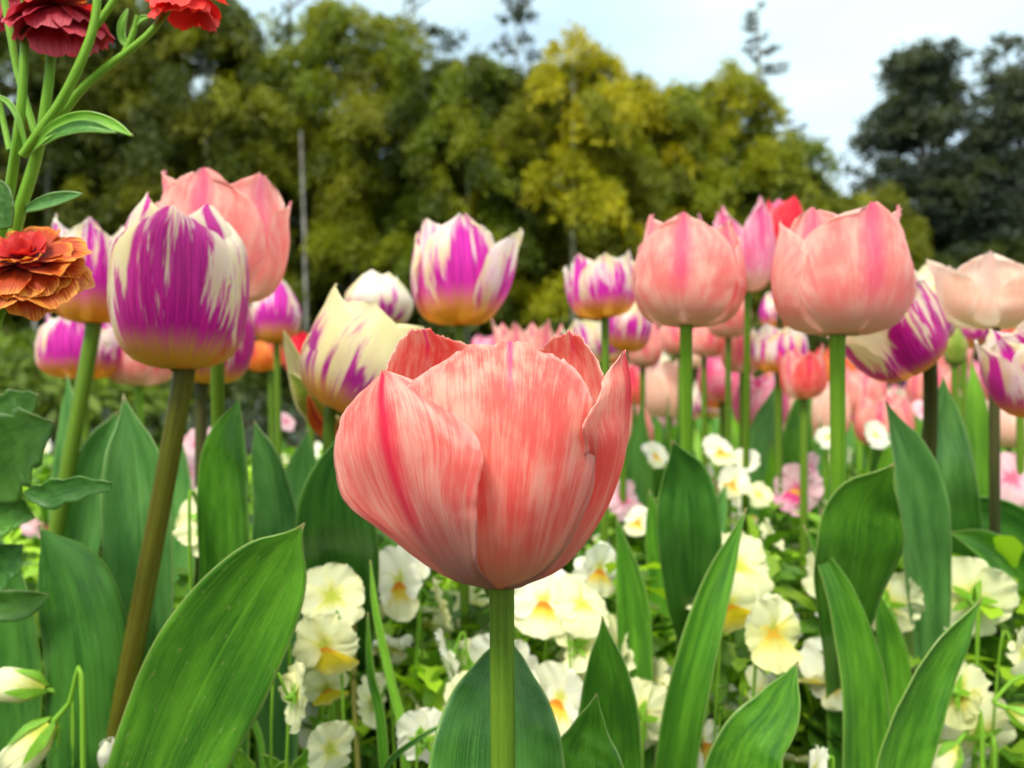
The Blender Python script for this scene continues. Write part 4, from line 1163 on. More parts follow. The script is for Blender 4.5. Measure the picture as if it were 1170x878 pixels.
PAN = [
    ('cream pansy seen from behind between the tall left leaf and the slanting one', 238, 592, 92, .44, 160, -20, 'cream'),
    ('white pansy in profile hanging over the broad slanting leaf', 302, 745, 84, .38, -62, 10, 'white'),
    ('ruffled cream pansy below the profile one on the slanting leaf', 338, 796, 78, .37, 120, -10, 'cream'),
    ('cream pansy facing up right of the slanting leaf tip', 378, 682, 84, .42, 25, 28, 'cream'),
    ('pansy with a deep yellow lip hanging under the cream one right of the slanting leaf', 372, 738, 84, .40, -20, -12, 'yellow'),
    ('faded cream pansy with an orange throat under the yellow lipped one', 372, 786, 60, .42, 20, -30, 'yellow'),
    ('rumpled cream pansy at the bottom edge left of the main stem', 376, 856, 66, .38, 40, 10, 'cream'),
    ('white pansy with a yellow eye right under the left side of the main bloom', 458, 665, 92, .47, -38, 8, 'white'),
    ('lemon pansy half turned away under the main bloom', 500, 690, 60, .50, 100, 10, 'lemon'),
    ('white pansy drooping left of the main stem', 512, 748, 64, .48, -70, -10, 'plainwhite'),
    ('large round white pansy peeking behind the main stem', 578, 768, 104, .46, 150, 10, 'plainwhite'),
    ('small cream pansy behind the thin grass blade', 428, 800, 62, .46, -110, 0, 'cream'),
    ('white pansy seen from behind beside the dark leaf under the main bloom', 486, 846, 78, .40, 165, 5, 'plainwhite'),
    ('white pansy with orange eye right of the main stem', 622, 688, 84, .48, -12, 20, 'white'),
    ('large cream pansy facing up beside the orange eyed one', 664, 692, 76, .46, 25, 48, 'cream'),
    ('cream pansy turned down below the upward facing one', 662, 738, 64, .46, 140, -20, 'cream'),
    ('white pansy with an orange lip at the right foot of the main bloom', 684, 650, 66, .50, 30, 0, 'white'),
    ('cream pansy behind the long narrow leaf, facing up', 842, 648, 92, .50, 10, 40, 'cream'),
    ('pale pansy left of the long narrow leaf', 796, 668, 66, .48, -30, 30, 'cream'),
    ('pansy with a glowing yellow lip cut by the long narrow leaf', 832, 690, 74, .44, -5, -5, 'yellow'),
    ('open pale yellow pansy with an orange eye facing the lens right of the narrow leaf', 882, 722, 88, .42, 12, 6, 'lemon'),
    ('cream pansy top left of the arching leaf', 948, 655, 66, .52, -60, 20, 'cream'),
    ('cream pansy seen from behind between the arching and the slim leaf', 1012, 690, 88, .48, 150, 20, 'cream'),
    ('large cream pansy nodding away at the right', 1110, 684, 98, .48, 160, 5, 'cream'),
    ('spent cream pansy lying right of the wide pointed leaf', 1096, 792, 82, .42, 100, -20, 'lemon'),
    ('cream pansy at the right edge beside a thin stem', 1166, 745, 60, .44, 40, 10, 'cream'),
    ('white pansy at the bottom edge right of the bent leaf', 932, 880, 60, .38, -100, 20, 'plainwhite'),
    ('pink pansy with a magenta lip and orange eye right of the middle', 910, 560, 62, .66, -10, 10, 'pink'),
    ('pale pink pansy behind the magenta lipped one', 934, 590, 40, .74, 60, 20, 'rose'),
    ('large pale pink pansy at the right edge above the dark folded leaf', 1155, 548, 66, .60, -30, 30, 'rose'),
    ('pink pansy bud like bloom beside the broad blunt leaf', 1036, 598, 34, .60, 90, 20, 'rose'),
    ('yellow white pansy cluster bloom right of the bluish leaves', 1106, 546, 38, .70, 0, 20, 'cream'),
    ('small white pansy at the right edge under the pink one', 1168, 602, 40, .60, -10, 20, 'white'),
    ('white pansy pair upper bloom left of the blunt leaf', 822, 516, 44, .68, 10, 40, 'white'),
    ('white pansy right of the large salmon tulip stem', 852, 528, 36, .68, -30, 40, 'plainwhite'),
    ('pale white pansy left of the large salmon tulip stem', 748, 520, 36, .68, 30, 30, 'white'),
    ('pink white pansy low behind the right side of the main bloom', 712, 572, 50, .66, 20, 20, 'rose'),
    ('pink pansy between the tall left leaf and the dark stem', 212, 540, 46, .66, 10, 20, 'rose'),
    ('pale pink pansy bloom behind the leaves left of the main bloom', 326, 482, 26, .95, 60, 20, 'rose'),
    ('peach pink pansy behind the dark stem at the left', 226, 508, 40, .72, -20, 20, 'rose'),
    ('white pansy above the broad blunt leaf', 1000, 498, 36, .66, 10, 30, 'plainwhite'),
    ('maroon pansy among the leaves at the right edge', 1140, 474, 44, .80, -50, 20, 'maroon'),
    ('white pansy between the large salmon tulip stem and the bluish leaves', 838, 552, 38, .66, -30, 20, 'white'),
    ('cream pansy low between the magenta lipped pansy and the bluish leaf', 880, 612, 40, .60, 70, 20, 'cream'),
    ('pale pink pansy right of the magenta lipped one, against the leaf', 926, 534, 34, .66, 40, 20, 'rose'),
    ('cream pansy left of the magenta lipped one', 866, 566, 36, .64, 20, 40, 'cream'),
    ('white pansy under the coral red pointed tulip', 946, 500, 30, .70, -20, 20, 'plainwhite'),
    ('pink pansy between the bluish leaves under the cream white tulip', 1056, 470, 30, .80, 10, 20, 'rose'),
    ('cream pansy in profile left of the large pale pink pansy', 1120, 560, 40, .58, -80, 10, 'cream'),
    ('white pansy between the dark blunt leaf and the main bloom', 730, 596, 38, .60, -40, 20, 'white'),
    ('pink pansy at the foot of the small salmon tulip', 762, 478, 26, .95, 10, 20, 'rose'),
    ('blue pansy far back right of the large salmon stem', 828, 446, 22, 1.5, 10, 20, 'blue'),
]
for a in PAN:
    pansy(a[0], a[1], a[2], a[3] * .96, a[4] * (.88 if a[4] < .55 and a[2] > 600 else 1), a[5], a[6], a[7], roll=random.uniform(-25, 25), fx=random.uniform(-.02, .02))


def pansy_bud(label, px, py, d, L, tilt, col='p_cream'):
    """closed, twisted bud on a hooked stalk"""
    pos = P(px, py, d)
    t = thing('pansy_bud', label, 'bud', (pos.x + .01, pos.y, 0), 'closed pansy buds')
    ax = Vector((math.sin(rad(tilt)), -.25, math.cos(rad(tilt)))).normalized()
    B = basis(ax).to_4x4()
    B.translation = pos
    mb = MB()
    for i in range(4):
        th = np.linspace(0, 3.6, 10) + i * 1.57
        v = np.linspace(0, 1, 12)
        T, V = np.meshgrid(th, v)
        r = L * .26 * np.interp(v, [0, .3, .7, 1], [.35, .9, 1.0, .35])[:, None] * (1 + .1 * np.sin(T * 2 + i) + .07 * i) * (.86 + .05 * (T - th[0]))
        mb.grid(np.stack([r * np.cos(T + V * 1.2), r * np.sin(T + V * 1.2), L * V * (1 + .06 * np.sin(T * 2 + i))], -1))
    mb.build('petals', M[col], t, t.location, B)
    cal = MB()
    for k_ in range(5):
        a = k_ * 1.2566
        T, U = np.meshgrid(np.linspace(0, 1, 6), np.linspace(-1, 1, 3), indexing='ij')
        r = L * .30 * np.interp(T, [0, .4, 1], [.3, 1, 1.15])
        w_ = L * .09 * np.sin(np.clip(T * .9 + .1, 0, 1) * 3.14)
        cal.grid(np.stack([r * np.cos(a) - w_ * U * math.sin(a), r * np.sin(a) + w_ * U * math.cos(a), L * (.62 * T - .05)], -1))
    cal.build('calyx', M['leaf_bright'], t, t.location, B)
    b = pos
    hook = b - ax * L * .35
    MB().grid(tube_pts([(pos.x + .01, pos.y, 0), (pos.x + .012, pos.y, pos.z * .6), tuple(Vector((pos.x + .012, pos.y, hook.z + L * .3))), tuple(hook), tuple(b)], [.0013, .0012, .0011, .001, .0013], 7, 20)).build('stem', M['stem_bright'], t, t.location)


pansy_bud('cream bud pointing left at the lower left edge', 52, 788, .33, .024, -78)
pansy_bud('cream bud hanging down left in the lower left corner', 60, 826, .31, .026, -142)
pansy_bud('round white bud at the bottom edge under the slanting leaf', 124, 882, .33, .016, 8, 'p_white')
pansy_bud('green tipped bud low at the right of the corner leaf', 1092, 852, .36, .022, -130)
pansy_bud('pale bud on a hooked stalk at the right edge', 1152, 810, .38, .020, 120)
pansy_bud('small yellow bud beside the wide leaf at the right', 1070, 632, .55, .014, 10, 'p_lemon')
pansy_bud('slim cream bud beside the broad blunt leaf tip', 1030, 552, .55, .02, 110)


# more pansies and tulip leaf clumps filling the nearer bed
random.seed(404)
NEAR_SPOTS = [(700, 745, 'cream', 'right of the dark upright leaf'), (760, 640, 'white', 'left of the yellow lipped pansy'), (900, 640, 'cream', 'between the broad blunt leaf and the narrow one'),
              (870, 800, 'lemon', 'under the open pale yellow pansy'), (960, 770, 'white', 'left of the arching leaf'), (1050, 660, 'cream', 'between the two nodding cream pansies'),
              (1140, 640, 'white', 'under the dark folded leaf'), (545, 700, 'cream', 'left of the main stem top'), (600, 650, 'cream', 'under the middle of the main bloom'),
              (440, 740, 'white', 'beside the grass blades'), (410, 700, 'lemon', 'behind the straw coloured stalk'), (640, 800, 'white', 'right of the main stem base'), (540, 800, 'cream', 'left of the leaf under the main bloom'),
              (750, 590, 'rose', 'right of the main bloom, low'), (860, 590, 'white', 'left of the magenta lipped pansy'), (820, 560, 'rose', 'beside the large salmon stem'), (1090, 590, 'cream', 'above the dark folded leaf'),
              (1130, 520, 'white', 'above the large pale pink pansy'), (1060, 520, 'rose', 'behind the bluish leaf under the tilted tulip'), (960, 520, 'white', 'left of the broad blunt leaf top'), (710, 620, 'cream', 'at the lower right of the main bloom'),
              (270, 640, 'cream', 'above the slanting leaf'), (300, 690, 'white', 'right of the slanting leaf top'), (250, 500, 'rose', 'between the leaves under the small violet tulip'), (150, 500, 'rose', 'left of the tall left leaf'),
              (1120, 840, 'cream', 'in the lower right corner'), (800, 850, 'white', 'left of the short bent leaf'), (730, 820, 'cream', 'at the bottom between narrow leaves'), (1010, 600, 'cream', 'on the right side of the broad blunt leaf'),
              (660, 600, 'white', 'tucked behind the right side of the main bloom'), (900, 540, 'cream', 'above the magenta lipped pansy'), (740, 540, 'white', 'behind the dark blunt leaf')]
for px, py, kn, where in NEAR_SPOTS:
    d = min(.95, .155 * F / max(60, (py - 439) * 1.0)) * random.uniform(.97, 1.05)
    d = max(.40, d)
    pansy('small ' + ('half hidden ' if py > 700 else '') + kn.replace('rose', 'pale pink').replace('lemon', 'lemon yellow') + ' pansy ' + where, px, py, .041 * F / d * random.uniform(.8, 1.1), d, random.uniform(-80, 80) if random.random() < .7 else random.uniform(100, 200),
          random.uniform(-10, 50), kn, random.uniform(-30, 30), random.uniform(0, .3))

# a last scatter of smaller pansies in the near carpet, each described by its look and by the landmark beside it
random.seed(909)
LMK = [(165, 600, 'the tall left leaf'), (260, 730, 'the broad slanting leaf'), (120, 740, 'the dark folded left leaf'), (385, 600, 'the dark leaf by the main bloom'), (440, 720, 'the grass blades'),
       (575, 760, 'the main stem'), (668, 850, 'the short pointed bottom leaf'), (690, 760, 'the dark upright pair of leaves'), (725, 680, 'the thin upright leaf'), (800, 740, 'the long narrow leaf'),
       (870, 830, 'the short bent leaf'), (980, 600, 'the broad blunt leaf'), (985, 780, 'the arching leaf'), (1060, 800, 'the wide pointed leaf'), (1110, 640, 'the dark folded leaf at the right'), (785, 590, 'the dark blunt leaf')]
seen_lab = set()
cnt_ = 0
while cnt_ < 62:
    px = random.uniform(190, 1185)
    py = random.uniform(560, 890)
    if 380 < px < 720 and py < 650:
        continue
    d = max(.43, random.uniform(.15, .20) * F / (py - 439))
    if d > 1.2:
        continue
    kn = random.choices(['cream', 'white', 'lemon', 'plainwhite', 'creamlip', 'yellow', 'rose'], [6, 3, 2, 2, 2, 1, 1.5 if py < 620 else 0])[0]
    yaw = random.uniform(-170, 170)
    nm = min(LMK, key=lambda q: (q[0] - px) ** 2 + (q[1] - py) ** 2)
    side_ = ('left of' if px < nm[0] else 'right of') if abs(px - nm[0]) > abs(py - nm[1]) * .6 else ('above' if py < nm[1] else 'below')
    look = 'facing the lens' if abs(yaw) < 45 else 'seen from behind' if abs(yaw) > 125 else 'in profile'
    cn = {'cream': 'cream', 'white': 'white', 'lemon': 'pale lemon', 'plainwhite': 'plain white', 'creamlip': 'orange eyed', 'yellow': 'deep yellow lipped', 'rose': 'pale pink'}[kn]
    lb = 'little %s pansy %s, %s %s' % (cn, look, side_, nm[2])
    if lb in seen_lab:
        continue
    seen_lab.add(lb)
    pansy(lb, px, py, .036 * F / d * random.uniform(.8, 1.15), d, yaw, random.uniform(-30, 60), kn, random.uniform(-40, 40), random.uniform(0, .5))
    cnt_ += 1

# ------------------------------------------------------------ pansy foliage: ground cover
def foliage_patch(name, n, y0, y1, h0, h1, cols, L0, L1, seed, xr=0.74, side=1):
    r = np.random.default_rng(seed)
    y = np.sqrt(r.uniform(y0 ** 2, y1 ** 2, n))
    x = r.uniform(-1, 1, n) * (y * xr + .05)
    keep = ((x > -.22 * y) | (y < 2.1)) if side > 0 else (x < -.15 * y)
    x, y = x[keep], y[keep]
    n = len(x)
    # gather into small plants
    cx, cy = np.round(x / .055) * .055, np.round(y / .055) * .055
    jx = np.sin(cx * 913 + cy * 517) * .02
    jy = np.sin(cx * 311 + cy * 733) * .02
    x = x * .45 + (cx + jx) * .55
    y = y * .45 + (cy + jy) * .55
    topz = h1 + .03 * np.sin(cx * 431 + cy * 877)
    z = h0 + (topz - h0) * r.uniform(0, 1, n) ** .75
    az = r.uniform(0, 6.283, n)
    el = np.radians(r.normal(28, 28, n))
    L = r.uniform(L0, L1, n)
    d0 = np.stack([np.cos(az) * np.cos(el), np.sin(az) * np.cos(el), np.sin(el)], 1)
    sdv = np.stack([-np.sin(az), np.cos(az), np.zeros(n)], 1)
    roll = r.normal(0, .35, n)
    up = np.cross(sdv, d0)
    up = up * np.where(up[:, 2:3] < 0, -1, 1)
    s2 = sdv * np.cos(roll)[:, None] + up * np.sin(roll)[:, None]
    tk = np.array([0, .2, .42, .64, .84, 1.0])
    wk = np.array([.035, .10, .24, .17, .19, .02])
    nr = len(tk)
    g = np.zeros((n, nr, 3, 3))
    pos = np.stack([x, y, z], 1)
    droop = r.uniform(.1, .5, n)
    for i in range(nr):
        c = pos + d0 * (L * tk[i])[:, None] - np.array([0, 0, 1]) * (L * droop * tk[i] ** 2)[:, None]
        wq = (L * wk[i] * r.uniform(.8, 1.2, n))[:, None]
        g[:, i, 0] = c - s2 * wq + up * wq * .25
        g[:, i, 1] = c - up * wq * .12
        g[:, i, 2] = c + s2 * wq + up * wq * .25
    base = np.arange(n)[:, None, None] * (nr * 3)
    a = np.arange(nr * 3).reshape(nr, 3)
    q = np.stack([a[:-1, :-1], a[:-1, 1:], a[1:, 1:], a[1:, :-1]], -1).reshape(1, -1, 4)
    f = (base + q).reshape(-1, 4)
    me = bpy.data.meshes.new(name)
    V = g.reshape(-1, 3)
    me.vertices.add(len(V))
    me.vertices.foreach_set('co', V.astype(np.float32).ravel())
    me.loops.add(f.size)
    me.loops.foreach_set('vertex_index', f.ravel().astype(np.int32))
    me.polygons.add(len(f))
    me.polygons.foreach_set('loop_start', (np.arange(len(f)) * 4).astype(np.int32))
    me.polygons.foreach_set('use_smooth', np.ones(len(f), bool))
    cols = np.array(cols)
    ci = cols[(np.abs(np.sin(cx * 99 + cy * 57) * 1000).astype(int) + r.integers(0, 2, n)) % len(cols)] * r.uniform(.7, 1.35, (n, 1))
    col = np.ones((n, nr * 3, 4), np.float32)
    col[:, :, :3] = ci[:, None, :]
    at = me.attributes.new('tint', 'FLOAT_COLOR', 'POINT')
    at.data.foreach_set('color', col.ravel())
    me.materials.append(M['undergrowth'])
    me.update(calc_edges=True)
    o = bpy.data.objects.new(name, me)
    C.objects.link(o)
    return o


UG = [(0.14, 0.29, 0.012), (0.20, 0.38, 0.018), (0.08, 0.19, 0.012), (0.30, 0.50, 0.025), (0.05, 0.13, 0.010)]
tag(foliage_patch('pansy_foliage', 60000, .43, 1.25, .04, .285, UG, .018, .034, 3), 'small scalloped bright green pansy leaves filling the bed between the flowers', 'foliage', kind='stuff')
def dark_cover():
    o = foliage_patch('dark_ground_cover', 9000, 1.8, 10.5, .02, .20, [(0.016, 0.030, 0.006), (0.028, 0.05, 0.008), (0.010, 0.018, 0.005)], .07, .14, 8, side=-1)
    return tag(o, 'dark low ground cover behind the left part of the flower bed', 'ground cover', kind='stuff')


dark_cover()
tag(foliage_patch('bed_foliage', 26000, 1.05, 8.5, .04, .235, UG, .045, .085, 4), 'green leaves of the far part of the flower bed', 'foliage', kind='stuff')

# ------------------------------------------------------------ the rest of the bed: tulips and pansies farther back
KINDS = {
    'pink': (['pink'], 'small blurred salmon pink tulip in the crowded back of the bed'),
    'flame': (['flame_mid'], 'small blurred purple and white tulip in the crowded back of the bed'),
    'coral': (['coral'], 'small blurred coral red tulip in the crowded back of the bed'),
    'pale': (['pale'], 'small blurred pale peach tulip in the crowded back of the bed'),
    'rose': (['rose'], 'small blurred rose tulip in the crowded back of the bed'),
    'white': (['flame_white'], 'small blurred cream white tulip in the crowded back of the bed'),
    'orange': (['orange'], 'small blurred orange tulip in the crowded back of the bed'),
    'violet': (['violet'], 'small blurred dark violet tulip in the crowded back of the bed'),
}
LM = ['leaf', 'leaf_blue', 'leaf_dark', 'leaf_bright']


def far_proto(kn, seed):
    """bloom, stem and leaves, each a mesh, foot at the origin, about 0.36 m high"""
    random.seed(seed)
    mats, lab = KINDS[kn]
    t = thing('tulip', lab, 'tulip', (0, 0, 0), lab.replace('small blurred', 'blurred').replace(' tulip in', ' tulips in'))
    h = random.uniform(.33, .38)
    lx = random.uniform(-.02, .02)
    B = (lx, 0, h)
    head(t, B, (random.uniform(-.12, .12), random.uniform(-.1, .1), 1), random.uniform(.025, .031), random.uniform(.052, .062), mats, random.uniform(0, 6), random.uniform(.55, 1.0), 1.05, random.uniform(.15, .6),
         lean=random.uniform(0, .08), seed=seed, joined=True, nu=9, nv=11)
    add_stem(t, B, (0, 0, 1), (0, 0, -.004), .0031, random.choice(['stem', 'stem_bright', 'stem']), random.uniform(-.01, .01))
    for i in range(3):
        a = random.uniform(0, 6.283)
        L = random.uniform(.26, .35)
        sp = random.uniform(.02, .07)
        c, s = math.cos(a), math.sin(a)
        pts = [(c * .004, s * .004, -.003), (c * .016, s * .016, L * .3), (c * (.02 + sp * .35), s * (.02 + sp * .35), L * .68), (c * (.02 + sp), s * (.02 + sp), L)]
        w_ = random.uniform(.015, .024)
        g = leaf_grid(pts, [w_ * .4, w_ * .95, w_, w_ * .08], .4, random.uniform(-20, 20), .15, seed + i, 7, 16, view=(-c, -s, 0.15))
        MB().grid(g).build('leaf', M[random.choice(LM)], t)
    return t


protos = {k_: [far_proto(k_, 100 + i * 10 + j) for j in range(3)] for i, k_ in enumerate(KINDS)}
used = {k_: [False] * 3 for k_ in KINDS}
random.seed(77)
spots = []


def allowed(px, d):
    """where the photograph shows the back of the bed: all of the right half, only a little at the left"""
    if px < 440:
        return d < 1.05 and random.random() < .0
    if px < 690:
        return d > 1.0 and random.random() < .35
    return True


tries = 0
while len(spots) < 190 and tries < 20000:
    tries += 1
    d = .80 + 5.8 * random.random() ** 2.1
    x = random.uniform(-.70, .72) * d
    px = 585 + x / d * F
    if px > 1210 or px < (690 if d < 1.3 else -30) or not allowed(px, d):
        continue
    if any((x - a) ** 2 + (d - b) ** 2 < (.055 + .012 * d) ** 2 for a, b in spots):
        continue
    spots.append((x, d))
wts = [('pink', 7), ('flame', 5), ('coral', 1), ('pale', 5), ('rose', 4), ('white', 3), ('orange', 1.2), ('violet', 1.5)]
for x, d in spots:
    kn = random.choices([a for a, _ in wts], [b for _, b in wts])[0]
    j = random.randrange(3)
    if not used[kn][j]:
        o = protos[kn][j]
        used[kn][j] = True
    else:
        o = copy_tree(protos[kn][j])
    o.location = (x, d, 0)
    o.rotation_euler = (0, 0, random.uniform(0, 6.28))
    hz = random.uniform(.85, 1.05)
    if d < 2.2:
        hz = (.42 + (439 - random.uniform(375, 455)) / F * d) / .415
    o.scale = (1, 1, hz)
for kn in KINDS:
    for j in range(3):
        if not used[kn][j]:
            o = protos[kn][j]
            o.location = (random.uniform(.3, 2.2), random.uniform(4.5, 6), 0)


def leaf_proto(seed):
    random.seed(seed)
    t = thing('tulip_leaf_clump', 'clump of broad tulip leaves among the pansies', 'tulip leaves', (0, 0, 0), 'clumps of broad tulip leaves among the pansies')
    for i in range(4):
        a = random.uniform(0, 6.283)
        L = random.uniform(.30, .41)
        sp = random.uniform(.01, .06)
        c, s_ = math.cos(a), math.sin(a)
        pts = [(c * .004, s_ * .004, -.003), (c * .016, s_ * .016, L * .3), (c * (.02 + sp * .35), s_ * (.02 + sp * .35), L * .68), (c * (.02 + sp), s_ * (.02 + sp), L)]
        w_ = random.uniform(.019, .031)
        g = leaf_grid(pts, [w_ * .4, w_ * .95, w_, w_ * .08], .4, random.uniform(-25, 25), .2, seed + i, 9, 20, view=(-c, -s_, 0.15))
        MB().grid(g).build('leaf', M[random.choice(LM)], t)
    return t


HEROES = [q for q in PAN if q[4] > .58 and q[1] > 690]     # keep the view of these pansies open
lp = [leaf_proto(900 + i) for i in range(6)]
random.seed(31)
k_ = 0
tries = 0
lsp = []
while k_ < 240 and tries < 9000:
    tries += 1
    d = .60 + 3.0 * random.random() ** 2.3
    x = random.uniform(-.70, .72) * d
    px = 585 + x / d * F
    if (d < .8 and not (690 < px or 200 < px < 400)) or (px < 420 and d > 1.2):
        continue
    if any(abs(px - q[1]) < 34 and d < q[4 - 0] + .03 for q in HEROES):
        continue
    if any((x - a) ** 2 + (d - b) ** 2 < (.035 + .02 * d) ** 2 for a, b in lsp):
        continue
    lsp.append((x, d))
    o = lp[k_] if k_ < 6 else copy_tree(lp[k_ % 6])
    o.location = (x, d, 0)
    o.rotation_euler = (0, 0, random.uniform(0, 6.28))
    if d < .75 or px < 450:
        want = .42 - (random.uniform(520, 600) - 439) / F * d
    else:
        want = .42 - (random.uniform(432, 520) - 439) / F * d
    hp = max(max(v.co.z for v in c_.data.vertices) for c_ in lp[k_ % 6].children)
    sc_ = max(.7, min(1.35, want / hp))
    o.scale = (1, 1, sc_)
    k_ += 1


def far_pansy_proto(kind, seed, lab):
    random.seed(seed)
    R = .024
    fm = face_matrix(Vector((0, 0, .215)), 0, random.uniform(10, 50), 0)
    mb = pansy_parts(R, fm, SETS[kind], seed, .1, (0, .01, -.08), 0, True, None)
    o = mb.build('pansy', [M[SETS[kind][0]], M[SETS[kind][1]], M[SETS[kind][2]], M['leaf_bright']], None, None, fm)
    return tag(o, lab, 'pansy', lab.replace('small far', 'far').replace(' pansy ', ' pansies '))


FP = [('white', 'small far white pansy low between the tulip stems'), ('cream', 'small far cream pansy low between the tulip stems'), ('rose', 'small far pink pansy low between the tulip stems'), ('pink', 'small far pansy with magenta lip between the tulip stems')]
pp = [[far_pansy_proto(k_, 300 + i * 7 + j, lb) for j in range(2)] for i, (k_, lb) in enumerate(FP)]
random.seed(5)
first = [[True, True] for _ in FP]
n = 0
while n < 160:
    d = .74 + 4.0 * random.random() ** 2.0
    x = random.uniform(-.70, .72) * d
    px = 585 + x / d * F
    if px < 420 and d > 1.6:
        continue
    i = random.choices(range(4), [4, 4, 3, 1])[0]
    j = random.randrange(2)
    if first[i][j]:
        o = pp[i][j]
        first[i][j] = False
    else:
        o = pp[i][j].copy()
        C.objects.link(o)
    o.location = (x, d, random.uniform(-.01, .085))
    o.rotation_euler = (0, 0, random.uniform(-1.3, 1.3))
    s = random.uniform(.8, 1.15)
    o.scale = (s, s, 1)
    n += 1

# ------------------------------------------------------------ orange and red double flowers at the left, on branching stems
def frill_flower(parent, pos, axis, R, rings, seed, label=None, name='bloom'):
    B = basis(axis, seed).to_4x4()
    B.translation = pos
    b = thing(name, None, None, (0, 0, 0)) if False else None
    mats_used = []
    mb = MB()
    for (cnt, L, open_, w_, mat) in rings:
        if mat not in mats_used:
            mats_used.append(mat)
        for i in range(cnt):
            a = 6.283 * i / cnt + random.uniform(-.25, .25)
            T, U = np.meshgrid(np.linspace(0, 1, 9), np.linspace(-1, 1, 9), indexing='ij')
            sd_ = random.randrange(9999)
            LL = L * R * random.uniform(.88, 1.1)
            op = rad(open_ + random.uniform(-9, 9))
            bend = rad(random.uniform(5, 35))
            ang = op + bend * T
            rr = LL * T * np.sin(ang)
            zz = LL * T * np.cos(ang)
            wd = LL * w_ * np.interp(T, [0, .4, .8, 1], [.18, .7, 1, .8])
            rr = rr * (1 - .10 * U ** 2) + LL * .05 * vnoise(U * 6, sd_) * T ** 2
            zz = zz + LL * .11 * vnoise(U * 4 + T * 2, sd_ + 1) * T ** 2 + LL * .10 * U ** 2 * T
            x = rr * math.cos(a) - wd * U * math.sin(a)
            y = rr * math.sin(a) + wd * U * math.cos(a)
            mb.grid(np.stack([x, y, zz], -1), mats_used.index(mat))
    o = mb.build(name, [M[m] for m in mats_used], parent, parent.location, B)
    if label:
        o['label'] = label
    return o


fo = P(30, 439, .25)
t = thing('frilled_flower', 'orange double flower with frilled yellow edged petals and red heart at the left edge', 'flower', (fo.x, .25, 0))
frill_flower(t, P(32, 300, .25), (.10, -.66, .75), .0200, [(11, 1.0, 98, .42, 'frill_orange'), (11, .95, 84, .40, 'frill_orange'), (10, .86, 70, .40, 'frill_orange'), (9, .70, 52, .42, 'frill_orange'), (8, .52, 36, .44, 'frill_red'), (6, .36, 18, .46, 'frill_red')], 4)
MB().grid(tube_pts([(fo.x - .06, .30, 0), (fo.x - .055, .30, .2), (fo.x - .03, .27, CZ - .01), P(29, 308, .252)], [.002, .002, .0018, .0018], 8, 20)).build('stem', M['stem_bright'], t, t.location)

D2 = .26
ft = P(10, 439, D2 + .03)
t = thing('branching_flower_plant', 'tall branching plant with light green stems carrying red flowers into the top left corner', 'flower', (ft.x, D2 + .03, 0))


def st(pts, r):
    MB().grid(tube_pts([P(*p) for p in pts], r, 10, 22)).build('stem', M['stem_bright'], t, t.location)


st([(-60, 1900, .30), (-60, 900, .30), (-20, 420, .29), (10, 225, .27), (21, 150, .262), (27, 80, .26), (30, -30, .26)], [.0022, .002, .0018, .0017, .0015, .0014, .0013])
st([(-16, 420, .285), (18, 260, .272), (34, 205, .268), (46, 160, .266), (55, 100, .264), (61, 36, .262)], [.0021, .0021, .002, .0018, .0016, .0014])
st([(26, 178, .262), (46, 150, .26), (70, 116, .258), (92, 72, .256), (108, 26, .256), (112, -25, .256)], [.0015, .0016, .0016, .0015, .0014, .0012])
st([(106, 34, .257), (120, 16, .257), (140, -14, .257)], [.0012, .0012, .0011])
st([(58, 150, .262), (90, 106, .262), (122, 77, .262), (145, 60, .262), (175, 34, .262), (204, -6, .262)], [.0015, .0014, .0013, .0012, .0012, .0011])
st([(142, 62, .262), (152, 38, .262), (157, 18, .262)], [.0011, .001, .0008])
st([(3, -10, .27), (12, 40, .27), (22, 90, .27), (40, 152, .268)], [.0012, .0012, .0012, .0012])
st([(-6, 96, .27), (4, 140, .27), (11, 172, .268)], [.001, .001, .001])
frill_flower(t, P(64, 8, .262), (-.05, -.20, .98), .0195, [(9, 1.0, 122, .44, 'frill_wine'), (8, .92, 98, .44, 'frill_wine'), (7, .8, 75, .42, 'frill_red'), (6, .6, 50, .44, 'frill_orange')], 2, 'dark wine red flower with an orange heart')
frill_flower(t, P(4, -14, .29), (-.2, -.2, .96), .018, [(8, 1.0, 112, .44, 'frill_wine'), (7, .8, 85, .44, 'frill_wine')], 5)
frill_flower(t, P(212, -10, .262), (.1, -.25, .95), .0155, [(8, 1.0, 116, .42, 'frill_bright'), (7, .9, 92, .42, 'frill_bright'), (6, .6, 60, .42, 'frill_bright')], 3, 'bright scarlet flower')
add_leaf(t, [(34, 174, .262), (62, 148, .258), (95, 137, .254), (126, 142, .252), (152, 156, .25)], [3, 7, 8, 6, 1], 'leaf_bright', .4, 0, .1, 3, root=False)
add_leaf(t, [(44, 168, .262), (70, 152, .256), (100, 146, .252), (134, 152, .25)], [3, 6, 7, 1], 'leaf', .4, 10, .1, 4, root=False)
add_leaf(t, [(30, 240, .27), (52, 232, .268), (74, 226, .266), (94, 222, .264)], [3, 7, 6, 1], 'leaf_blue', .4, 0, .1, 5, root=False)
add_leaf(t, [(4, 262, .25), (2, 240, .25), (2, 222, .25), (0, 206, .25)], [12, 18, 14, 2], 'leaf_olive', .4, 0, .1, 6, root=False)
add_leaf(t, [(30, 170, .262), (22, 138, .26), (10, 118, .26), (-8, 108, .26)], [1.5, 2.5, 2.5, 1], 'leaf_bright', .4, 0, .1, 7, root=False)
add_leaf(t, [(148, 56, .262), (140, 44, .262), (140, 28, .262), (146, 10, .262)], [2, 4, 4, 1], 'leaf_bright', .4, 0, .1, 8, root=False)
add_leaf(t, [(154, 30, .262), (162, 22, .262), (170, 20, .262)], [1.5, 3, 1], 'leaf_bright', .4, 0, .1, 9, root=False)


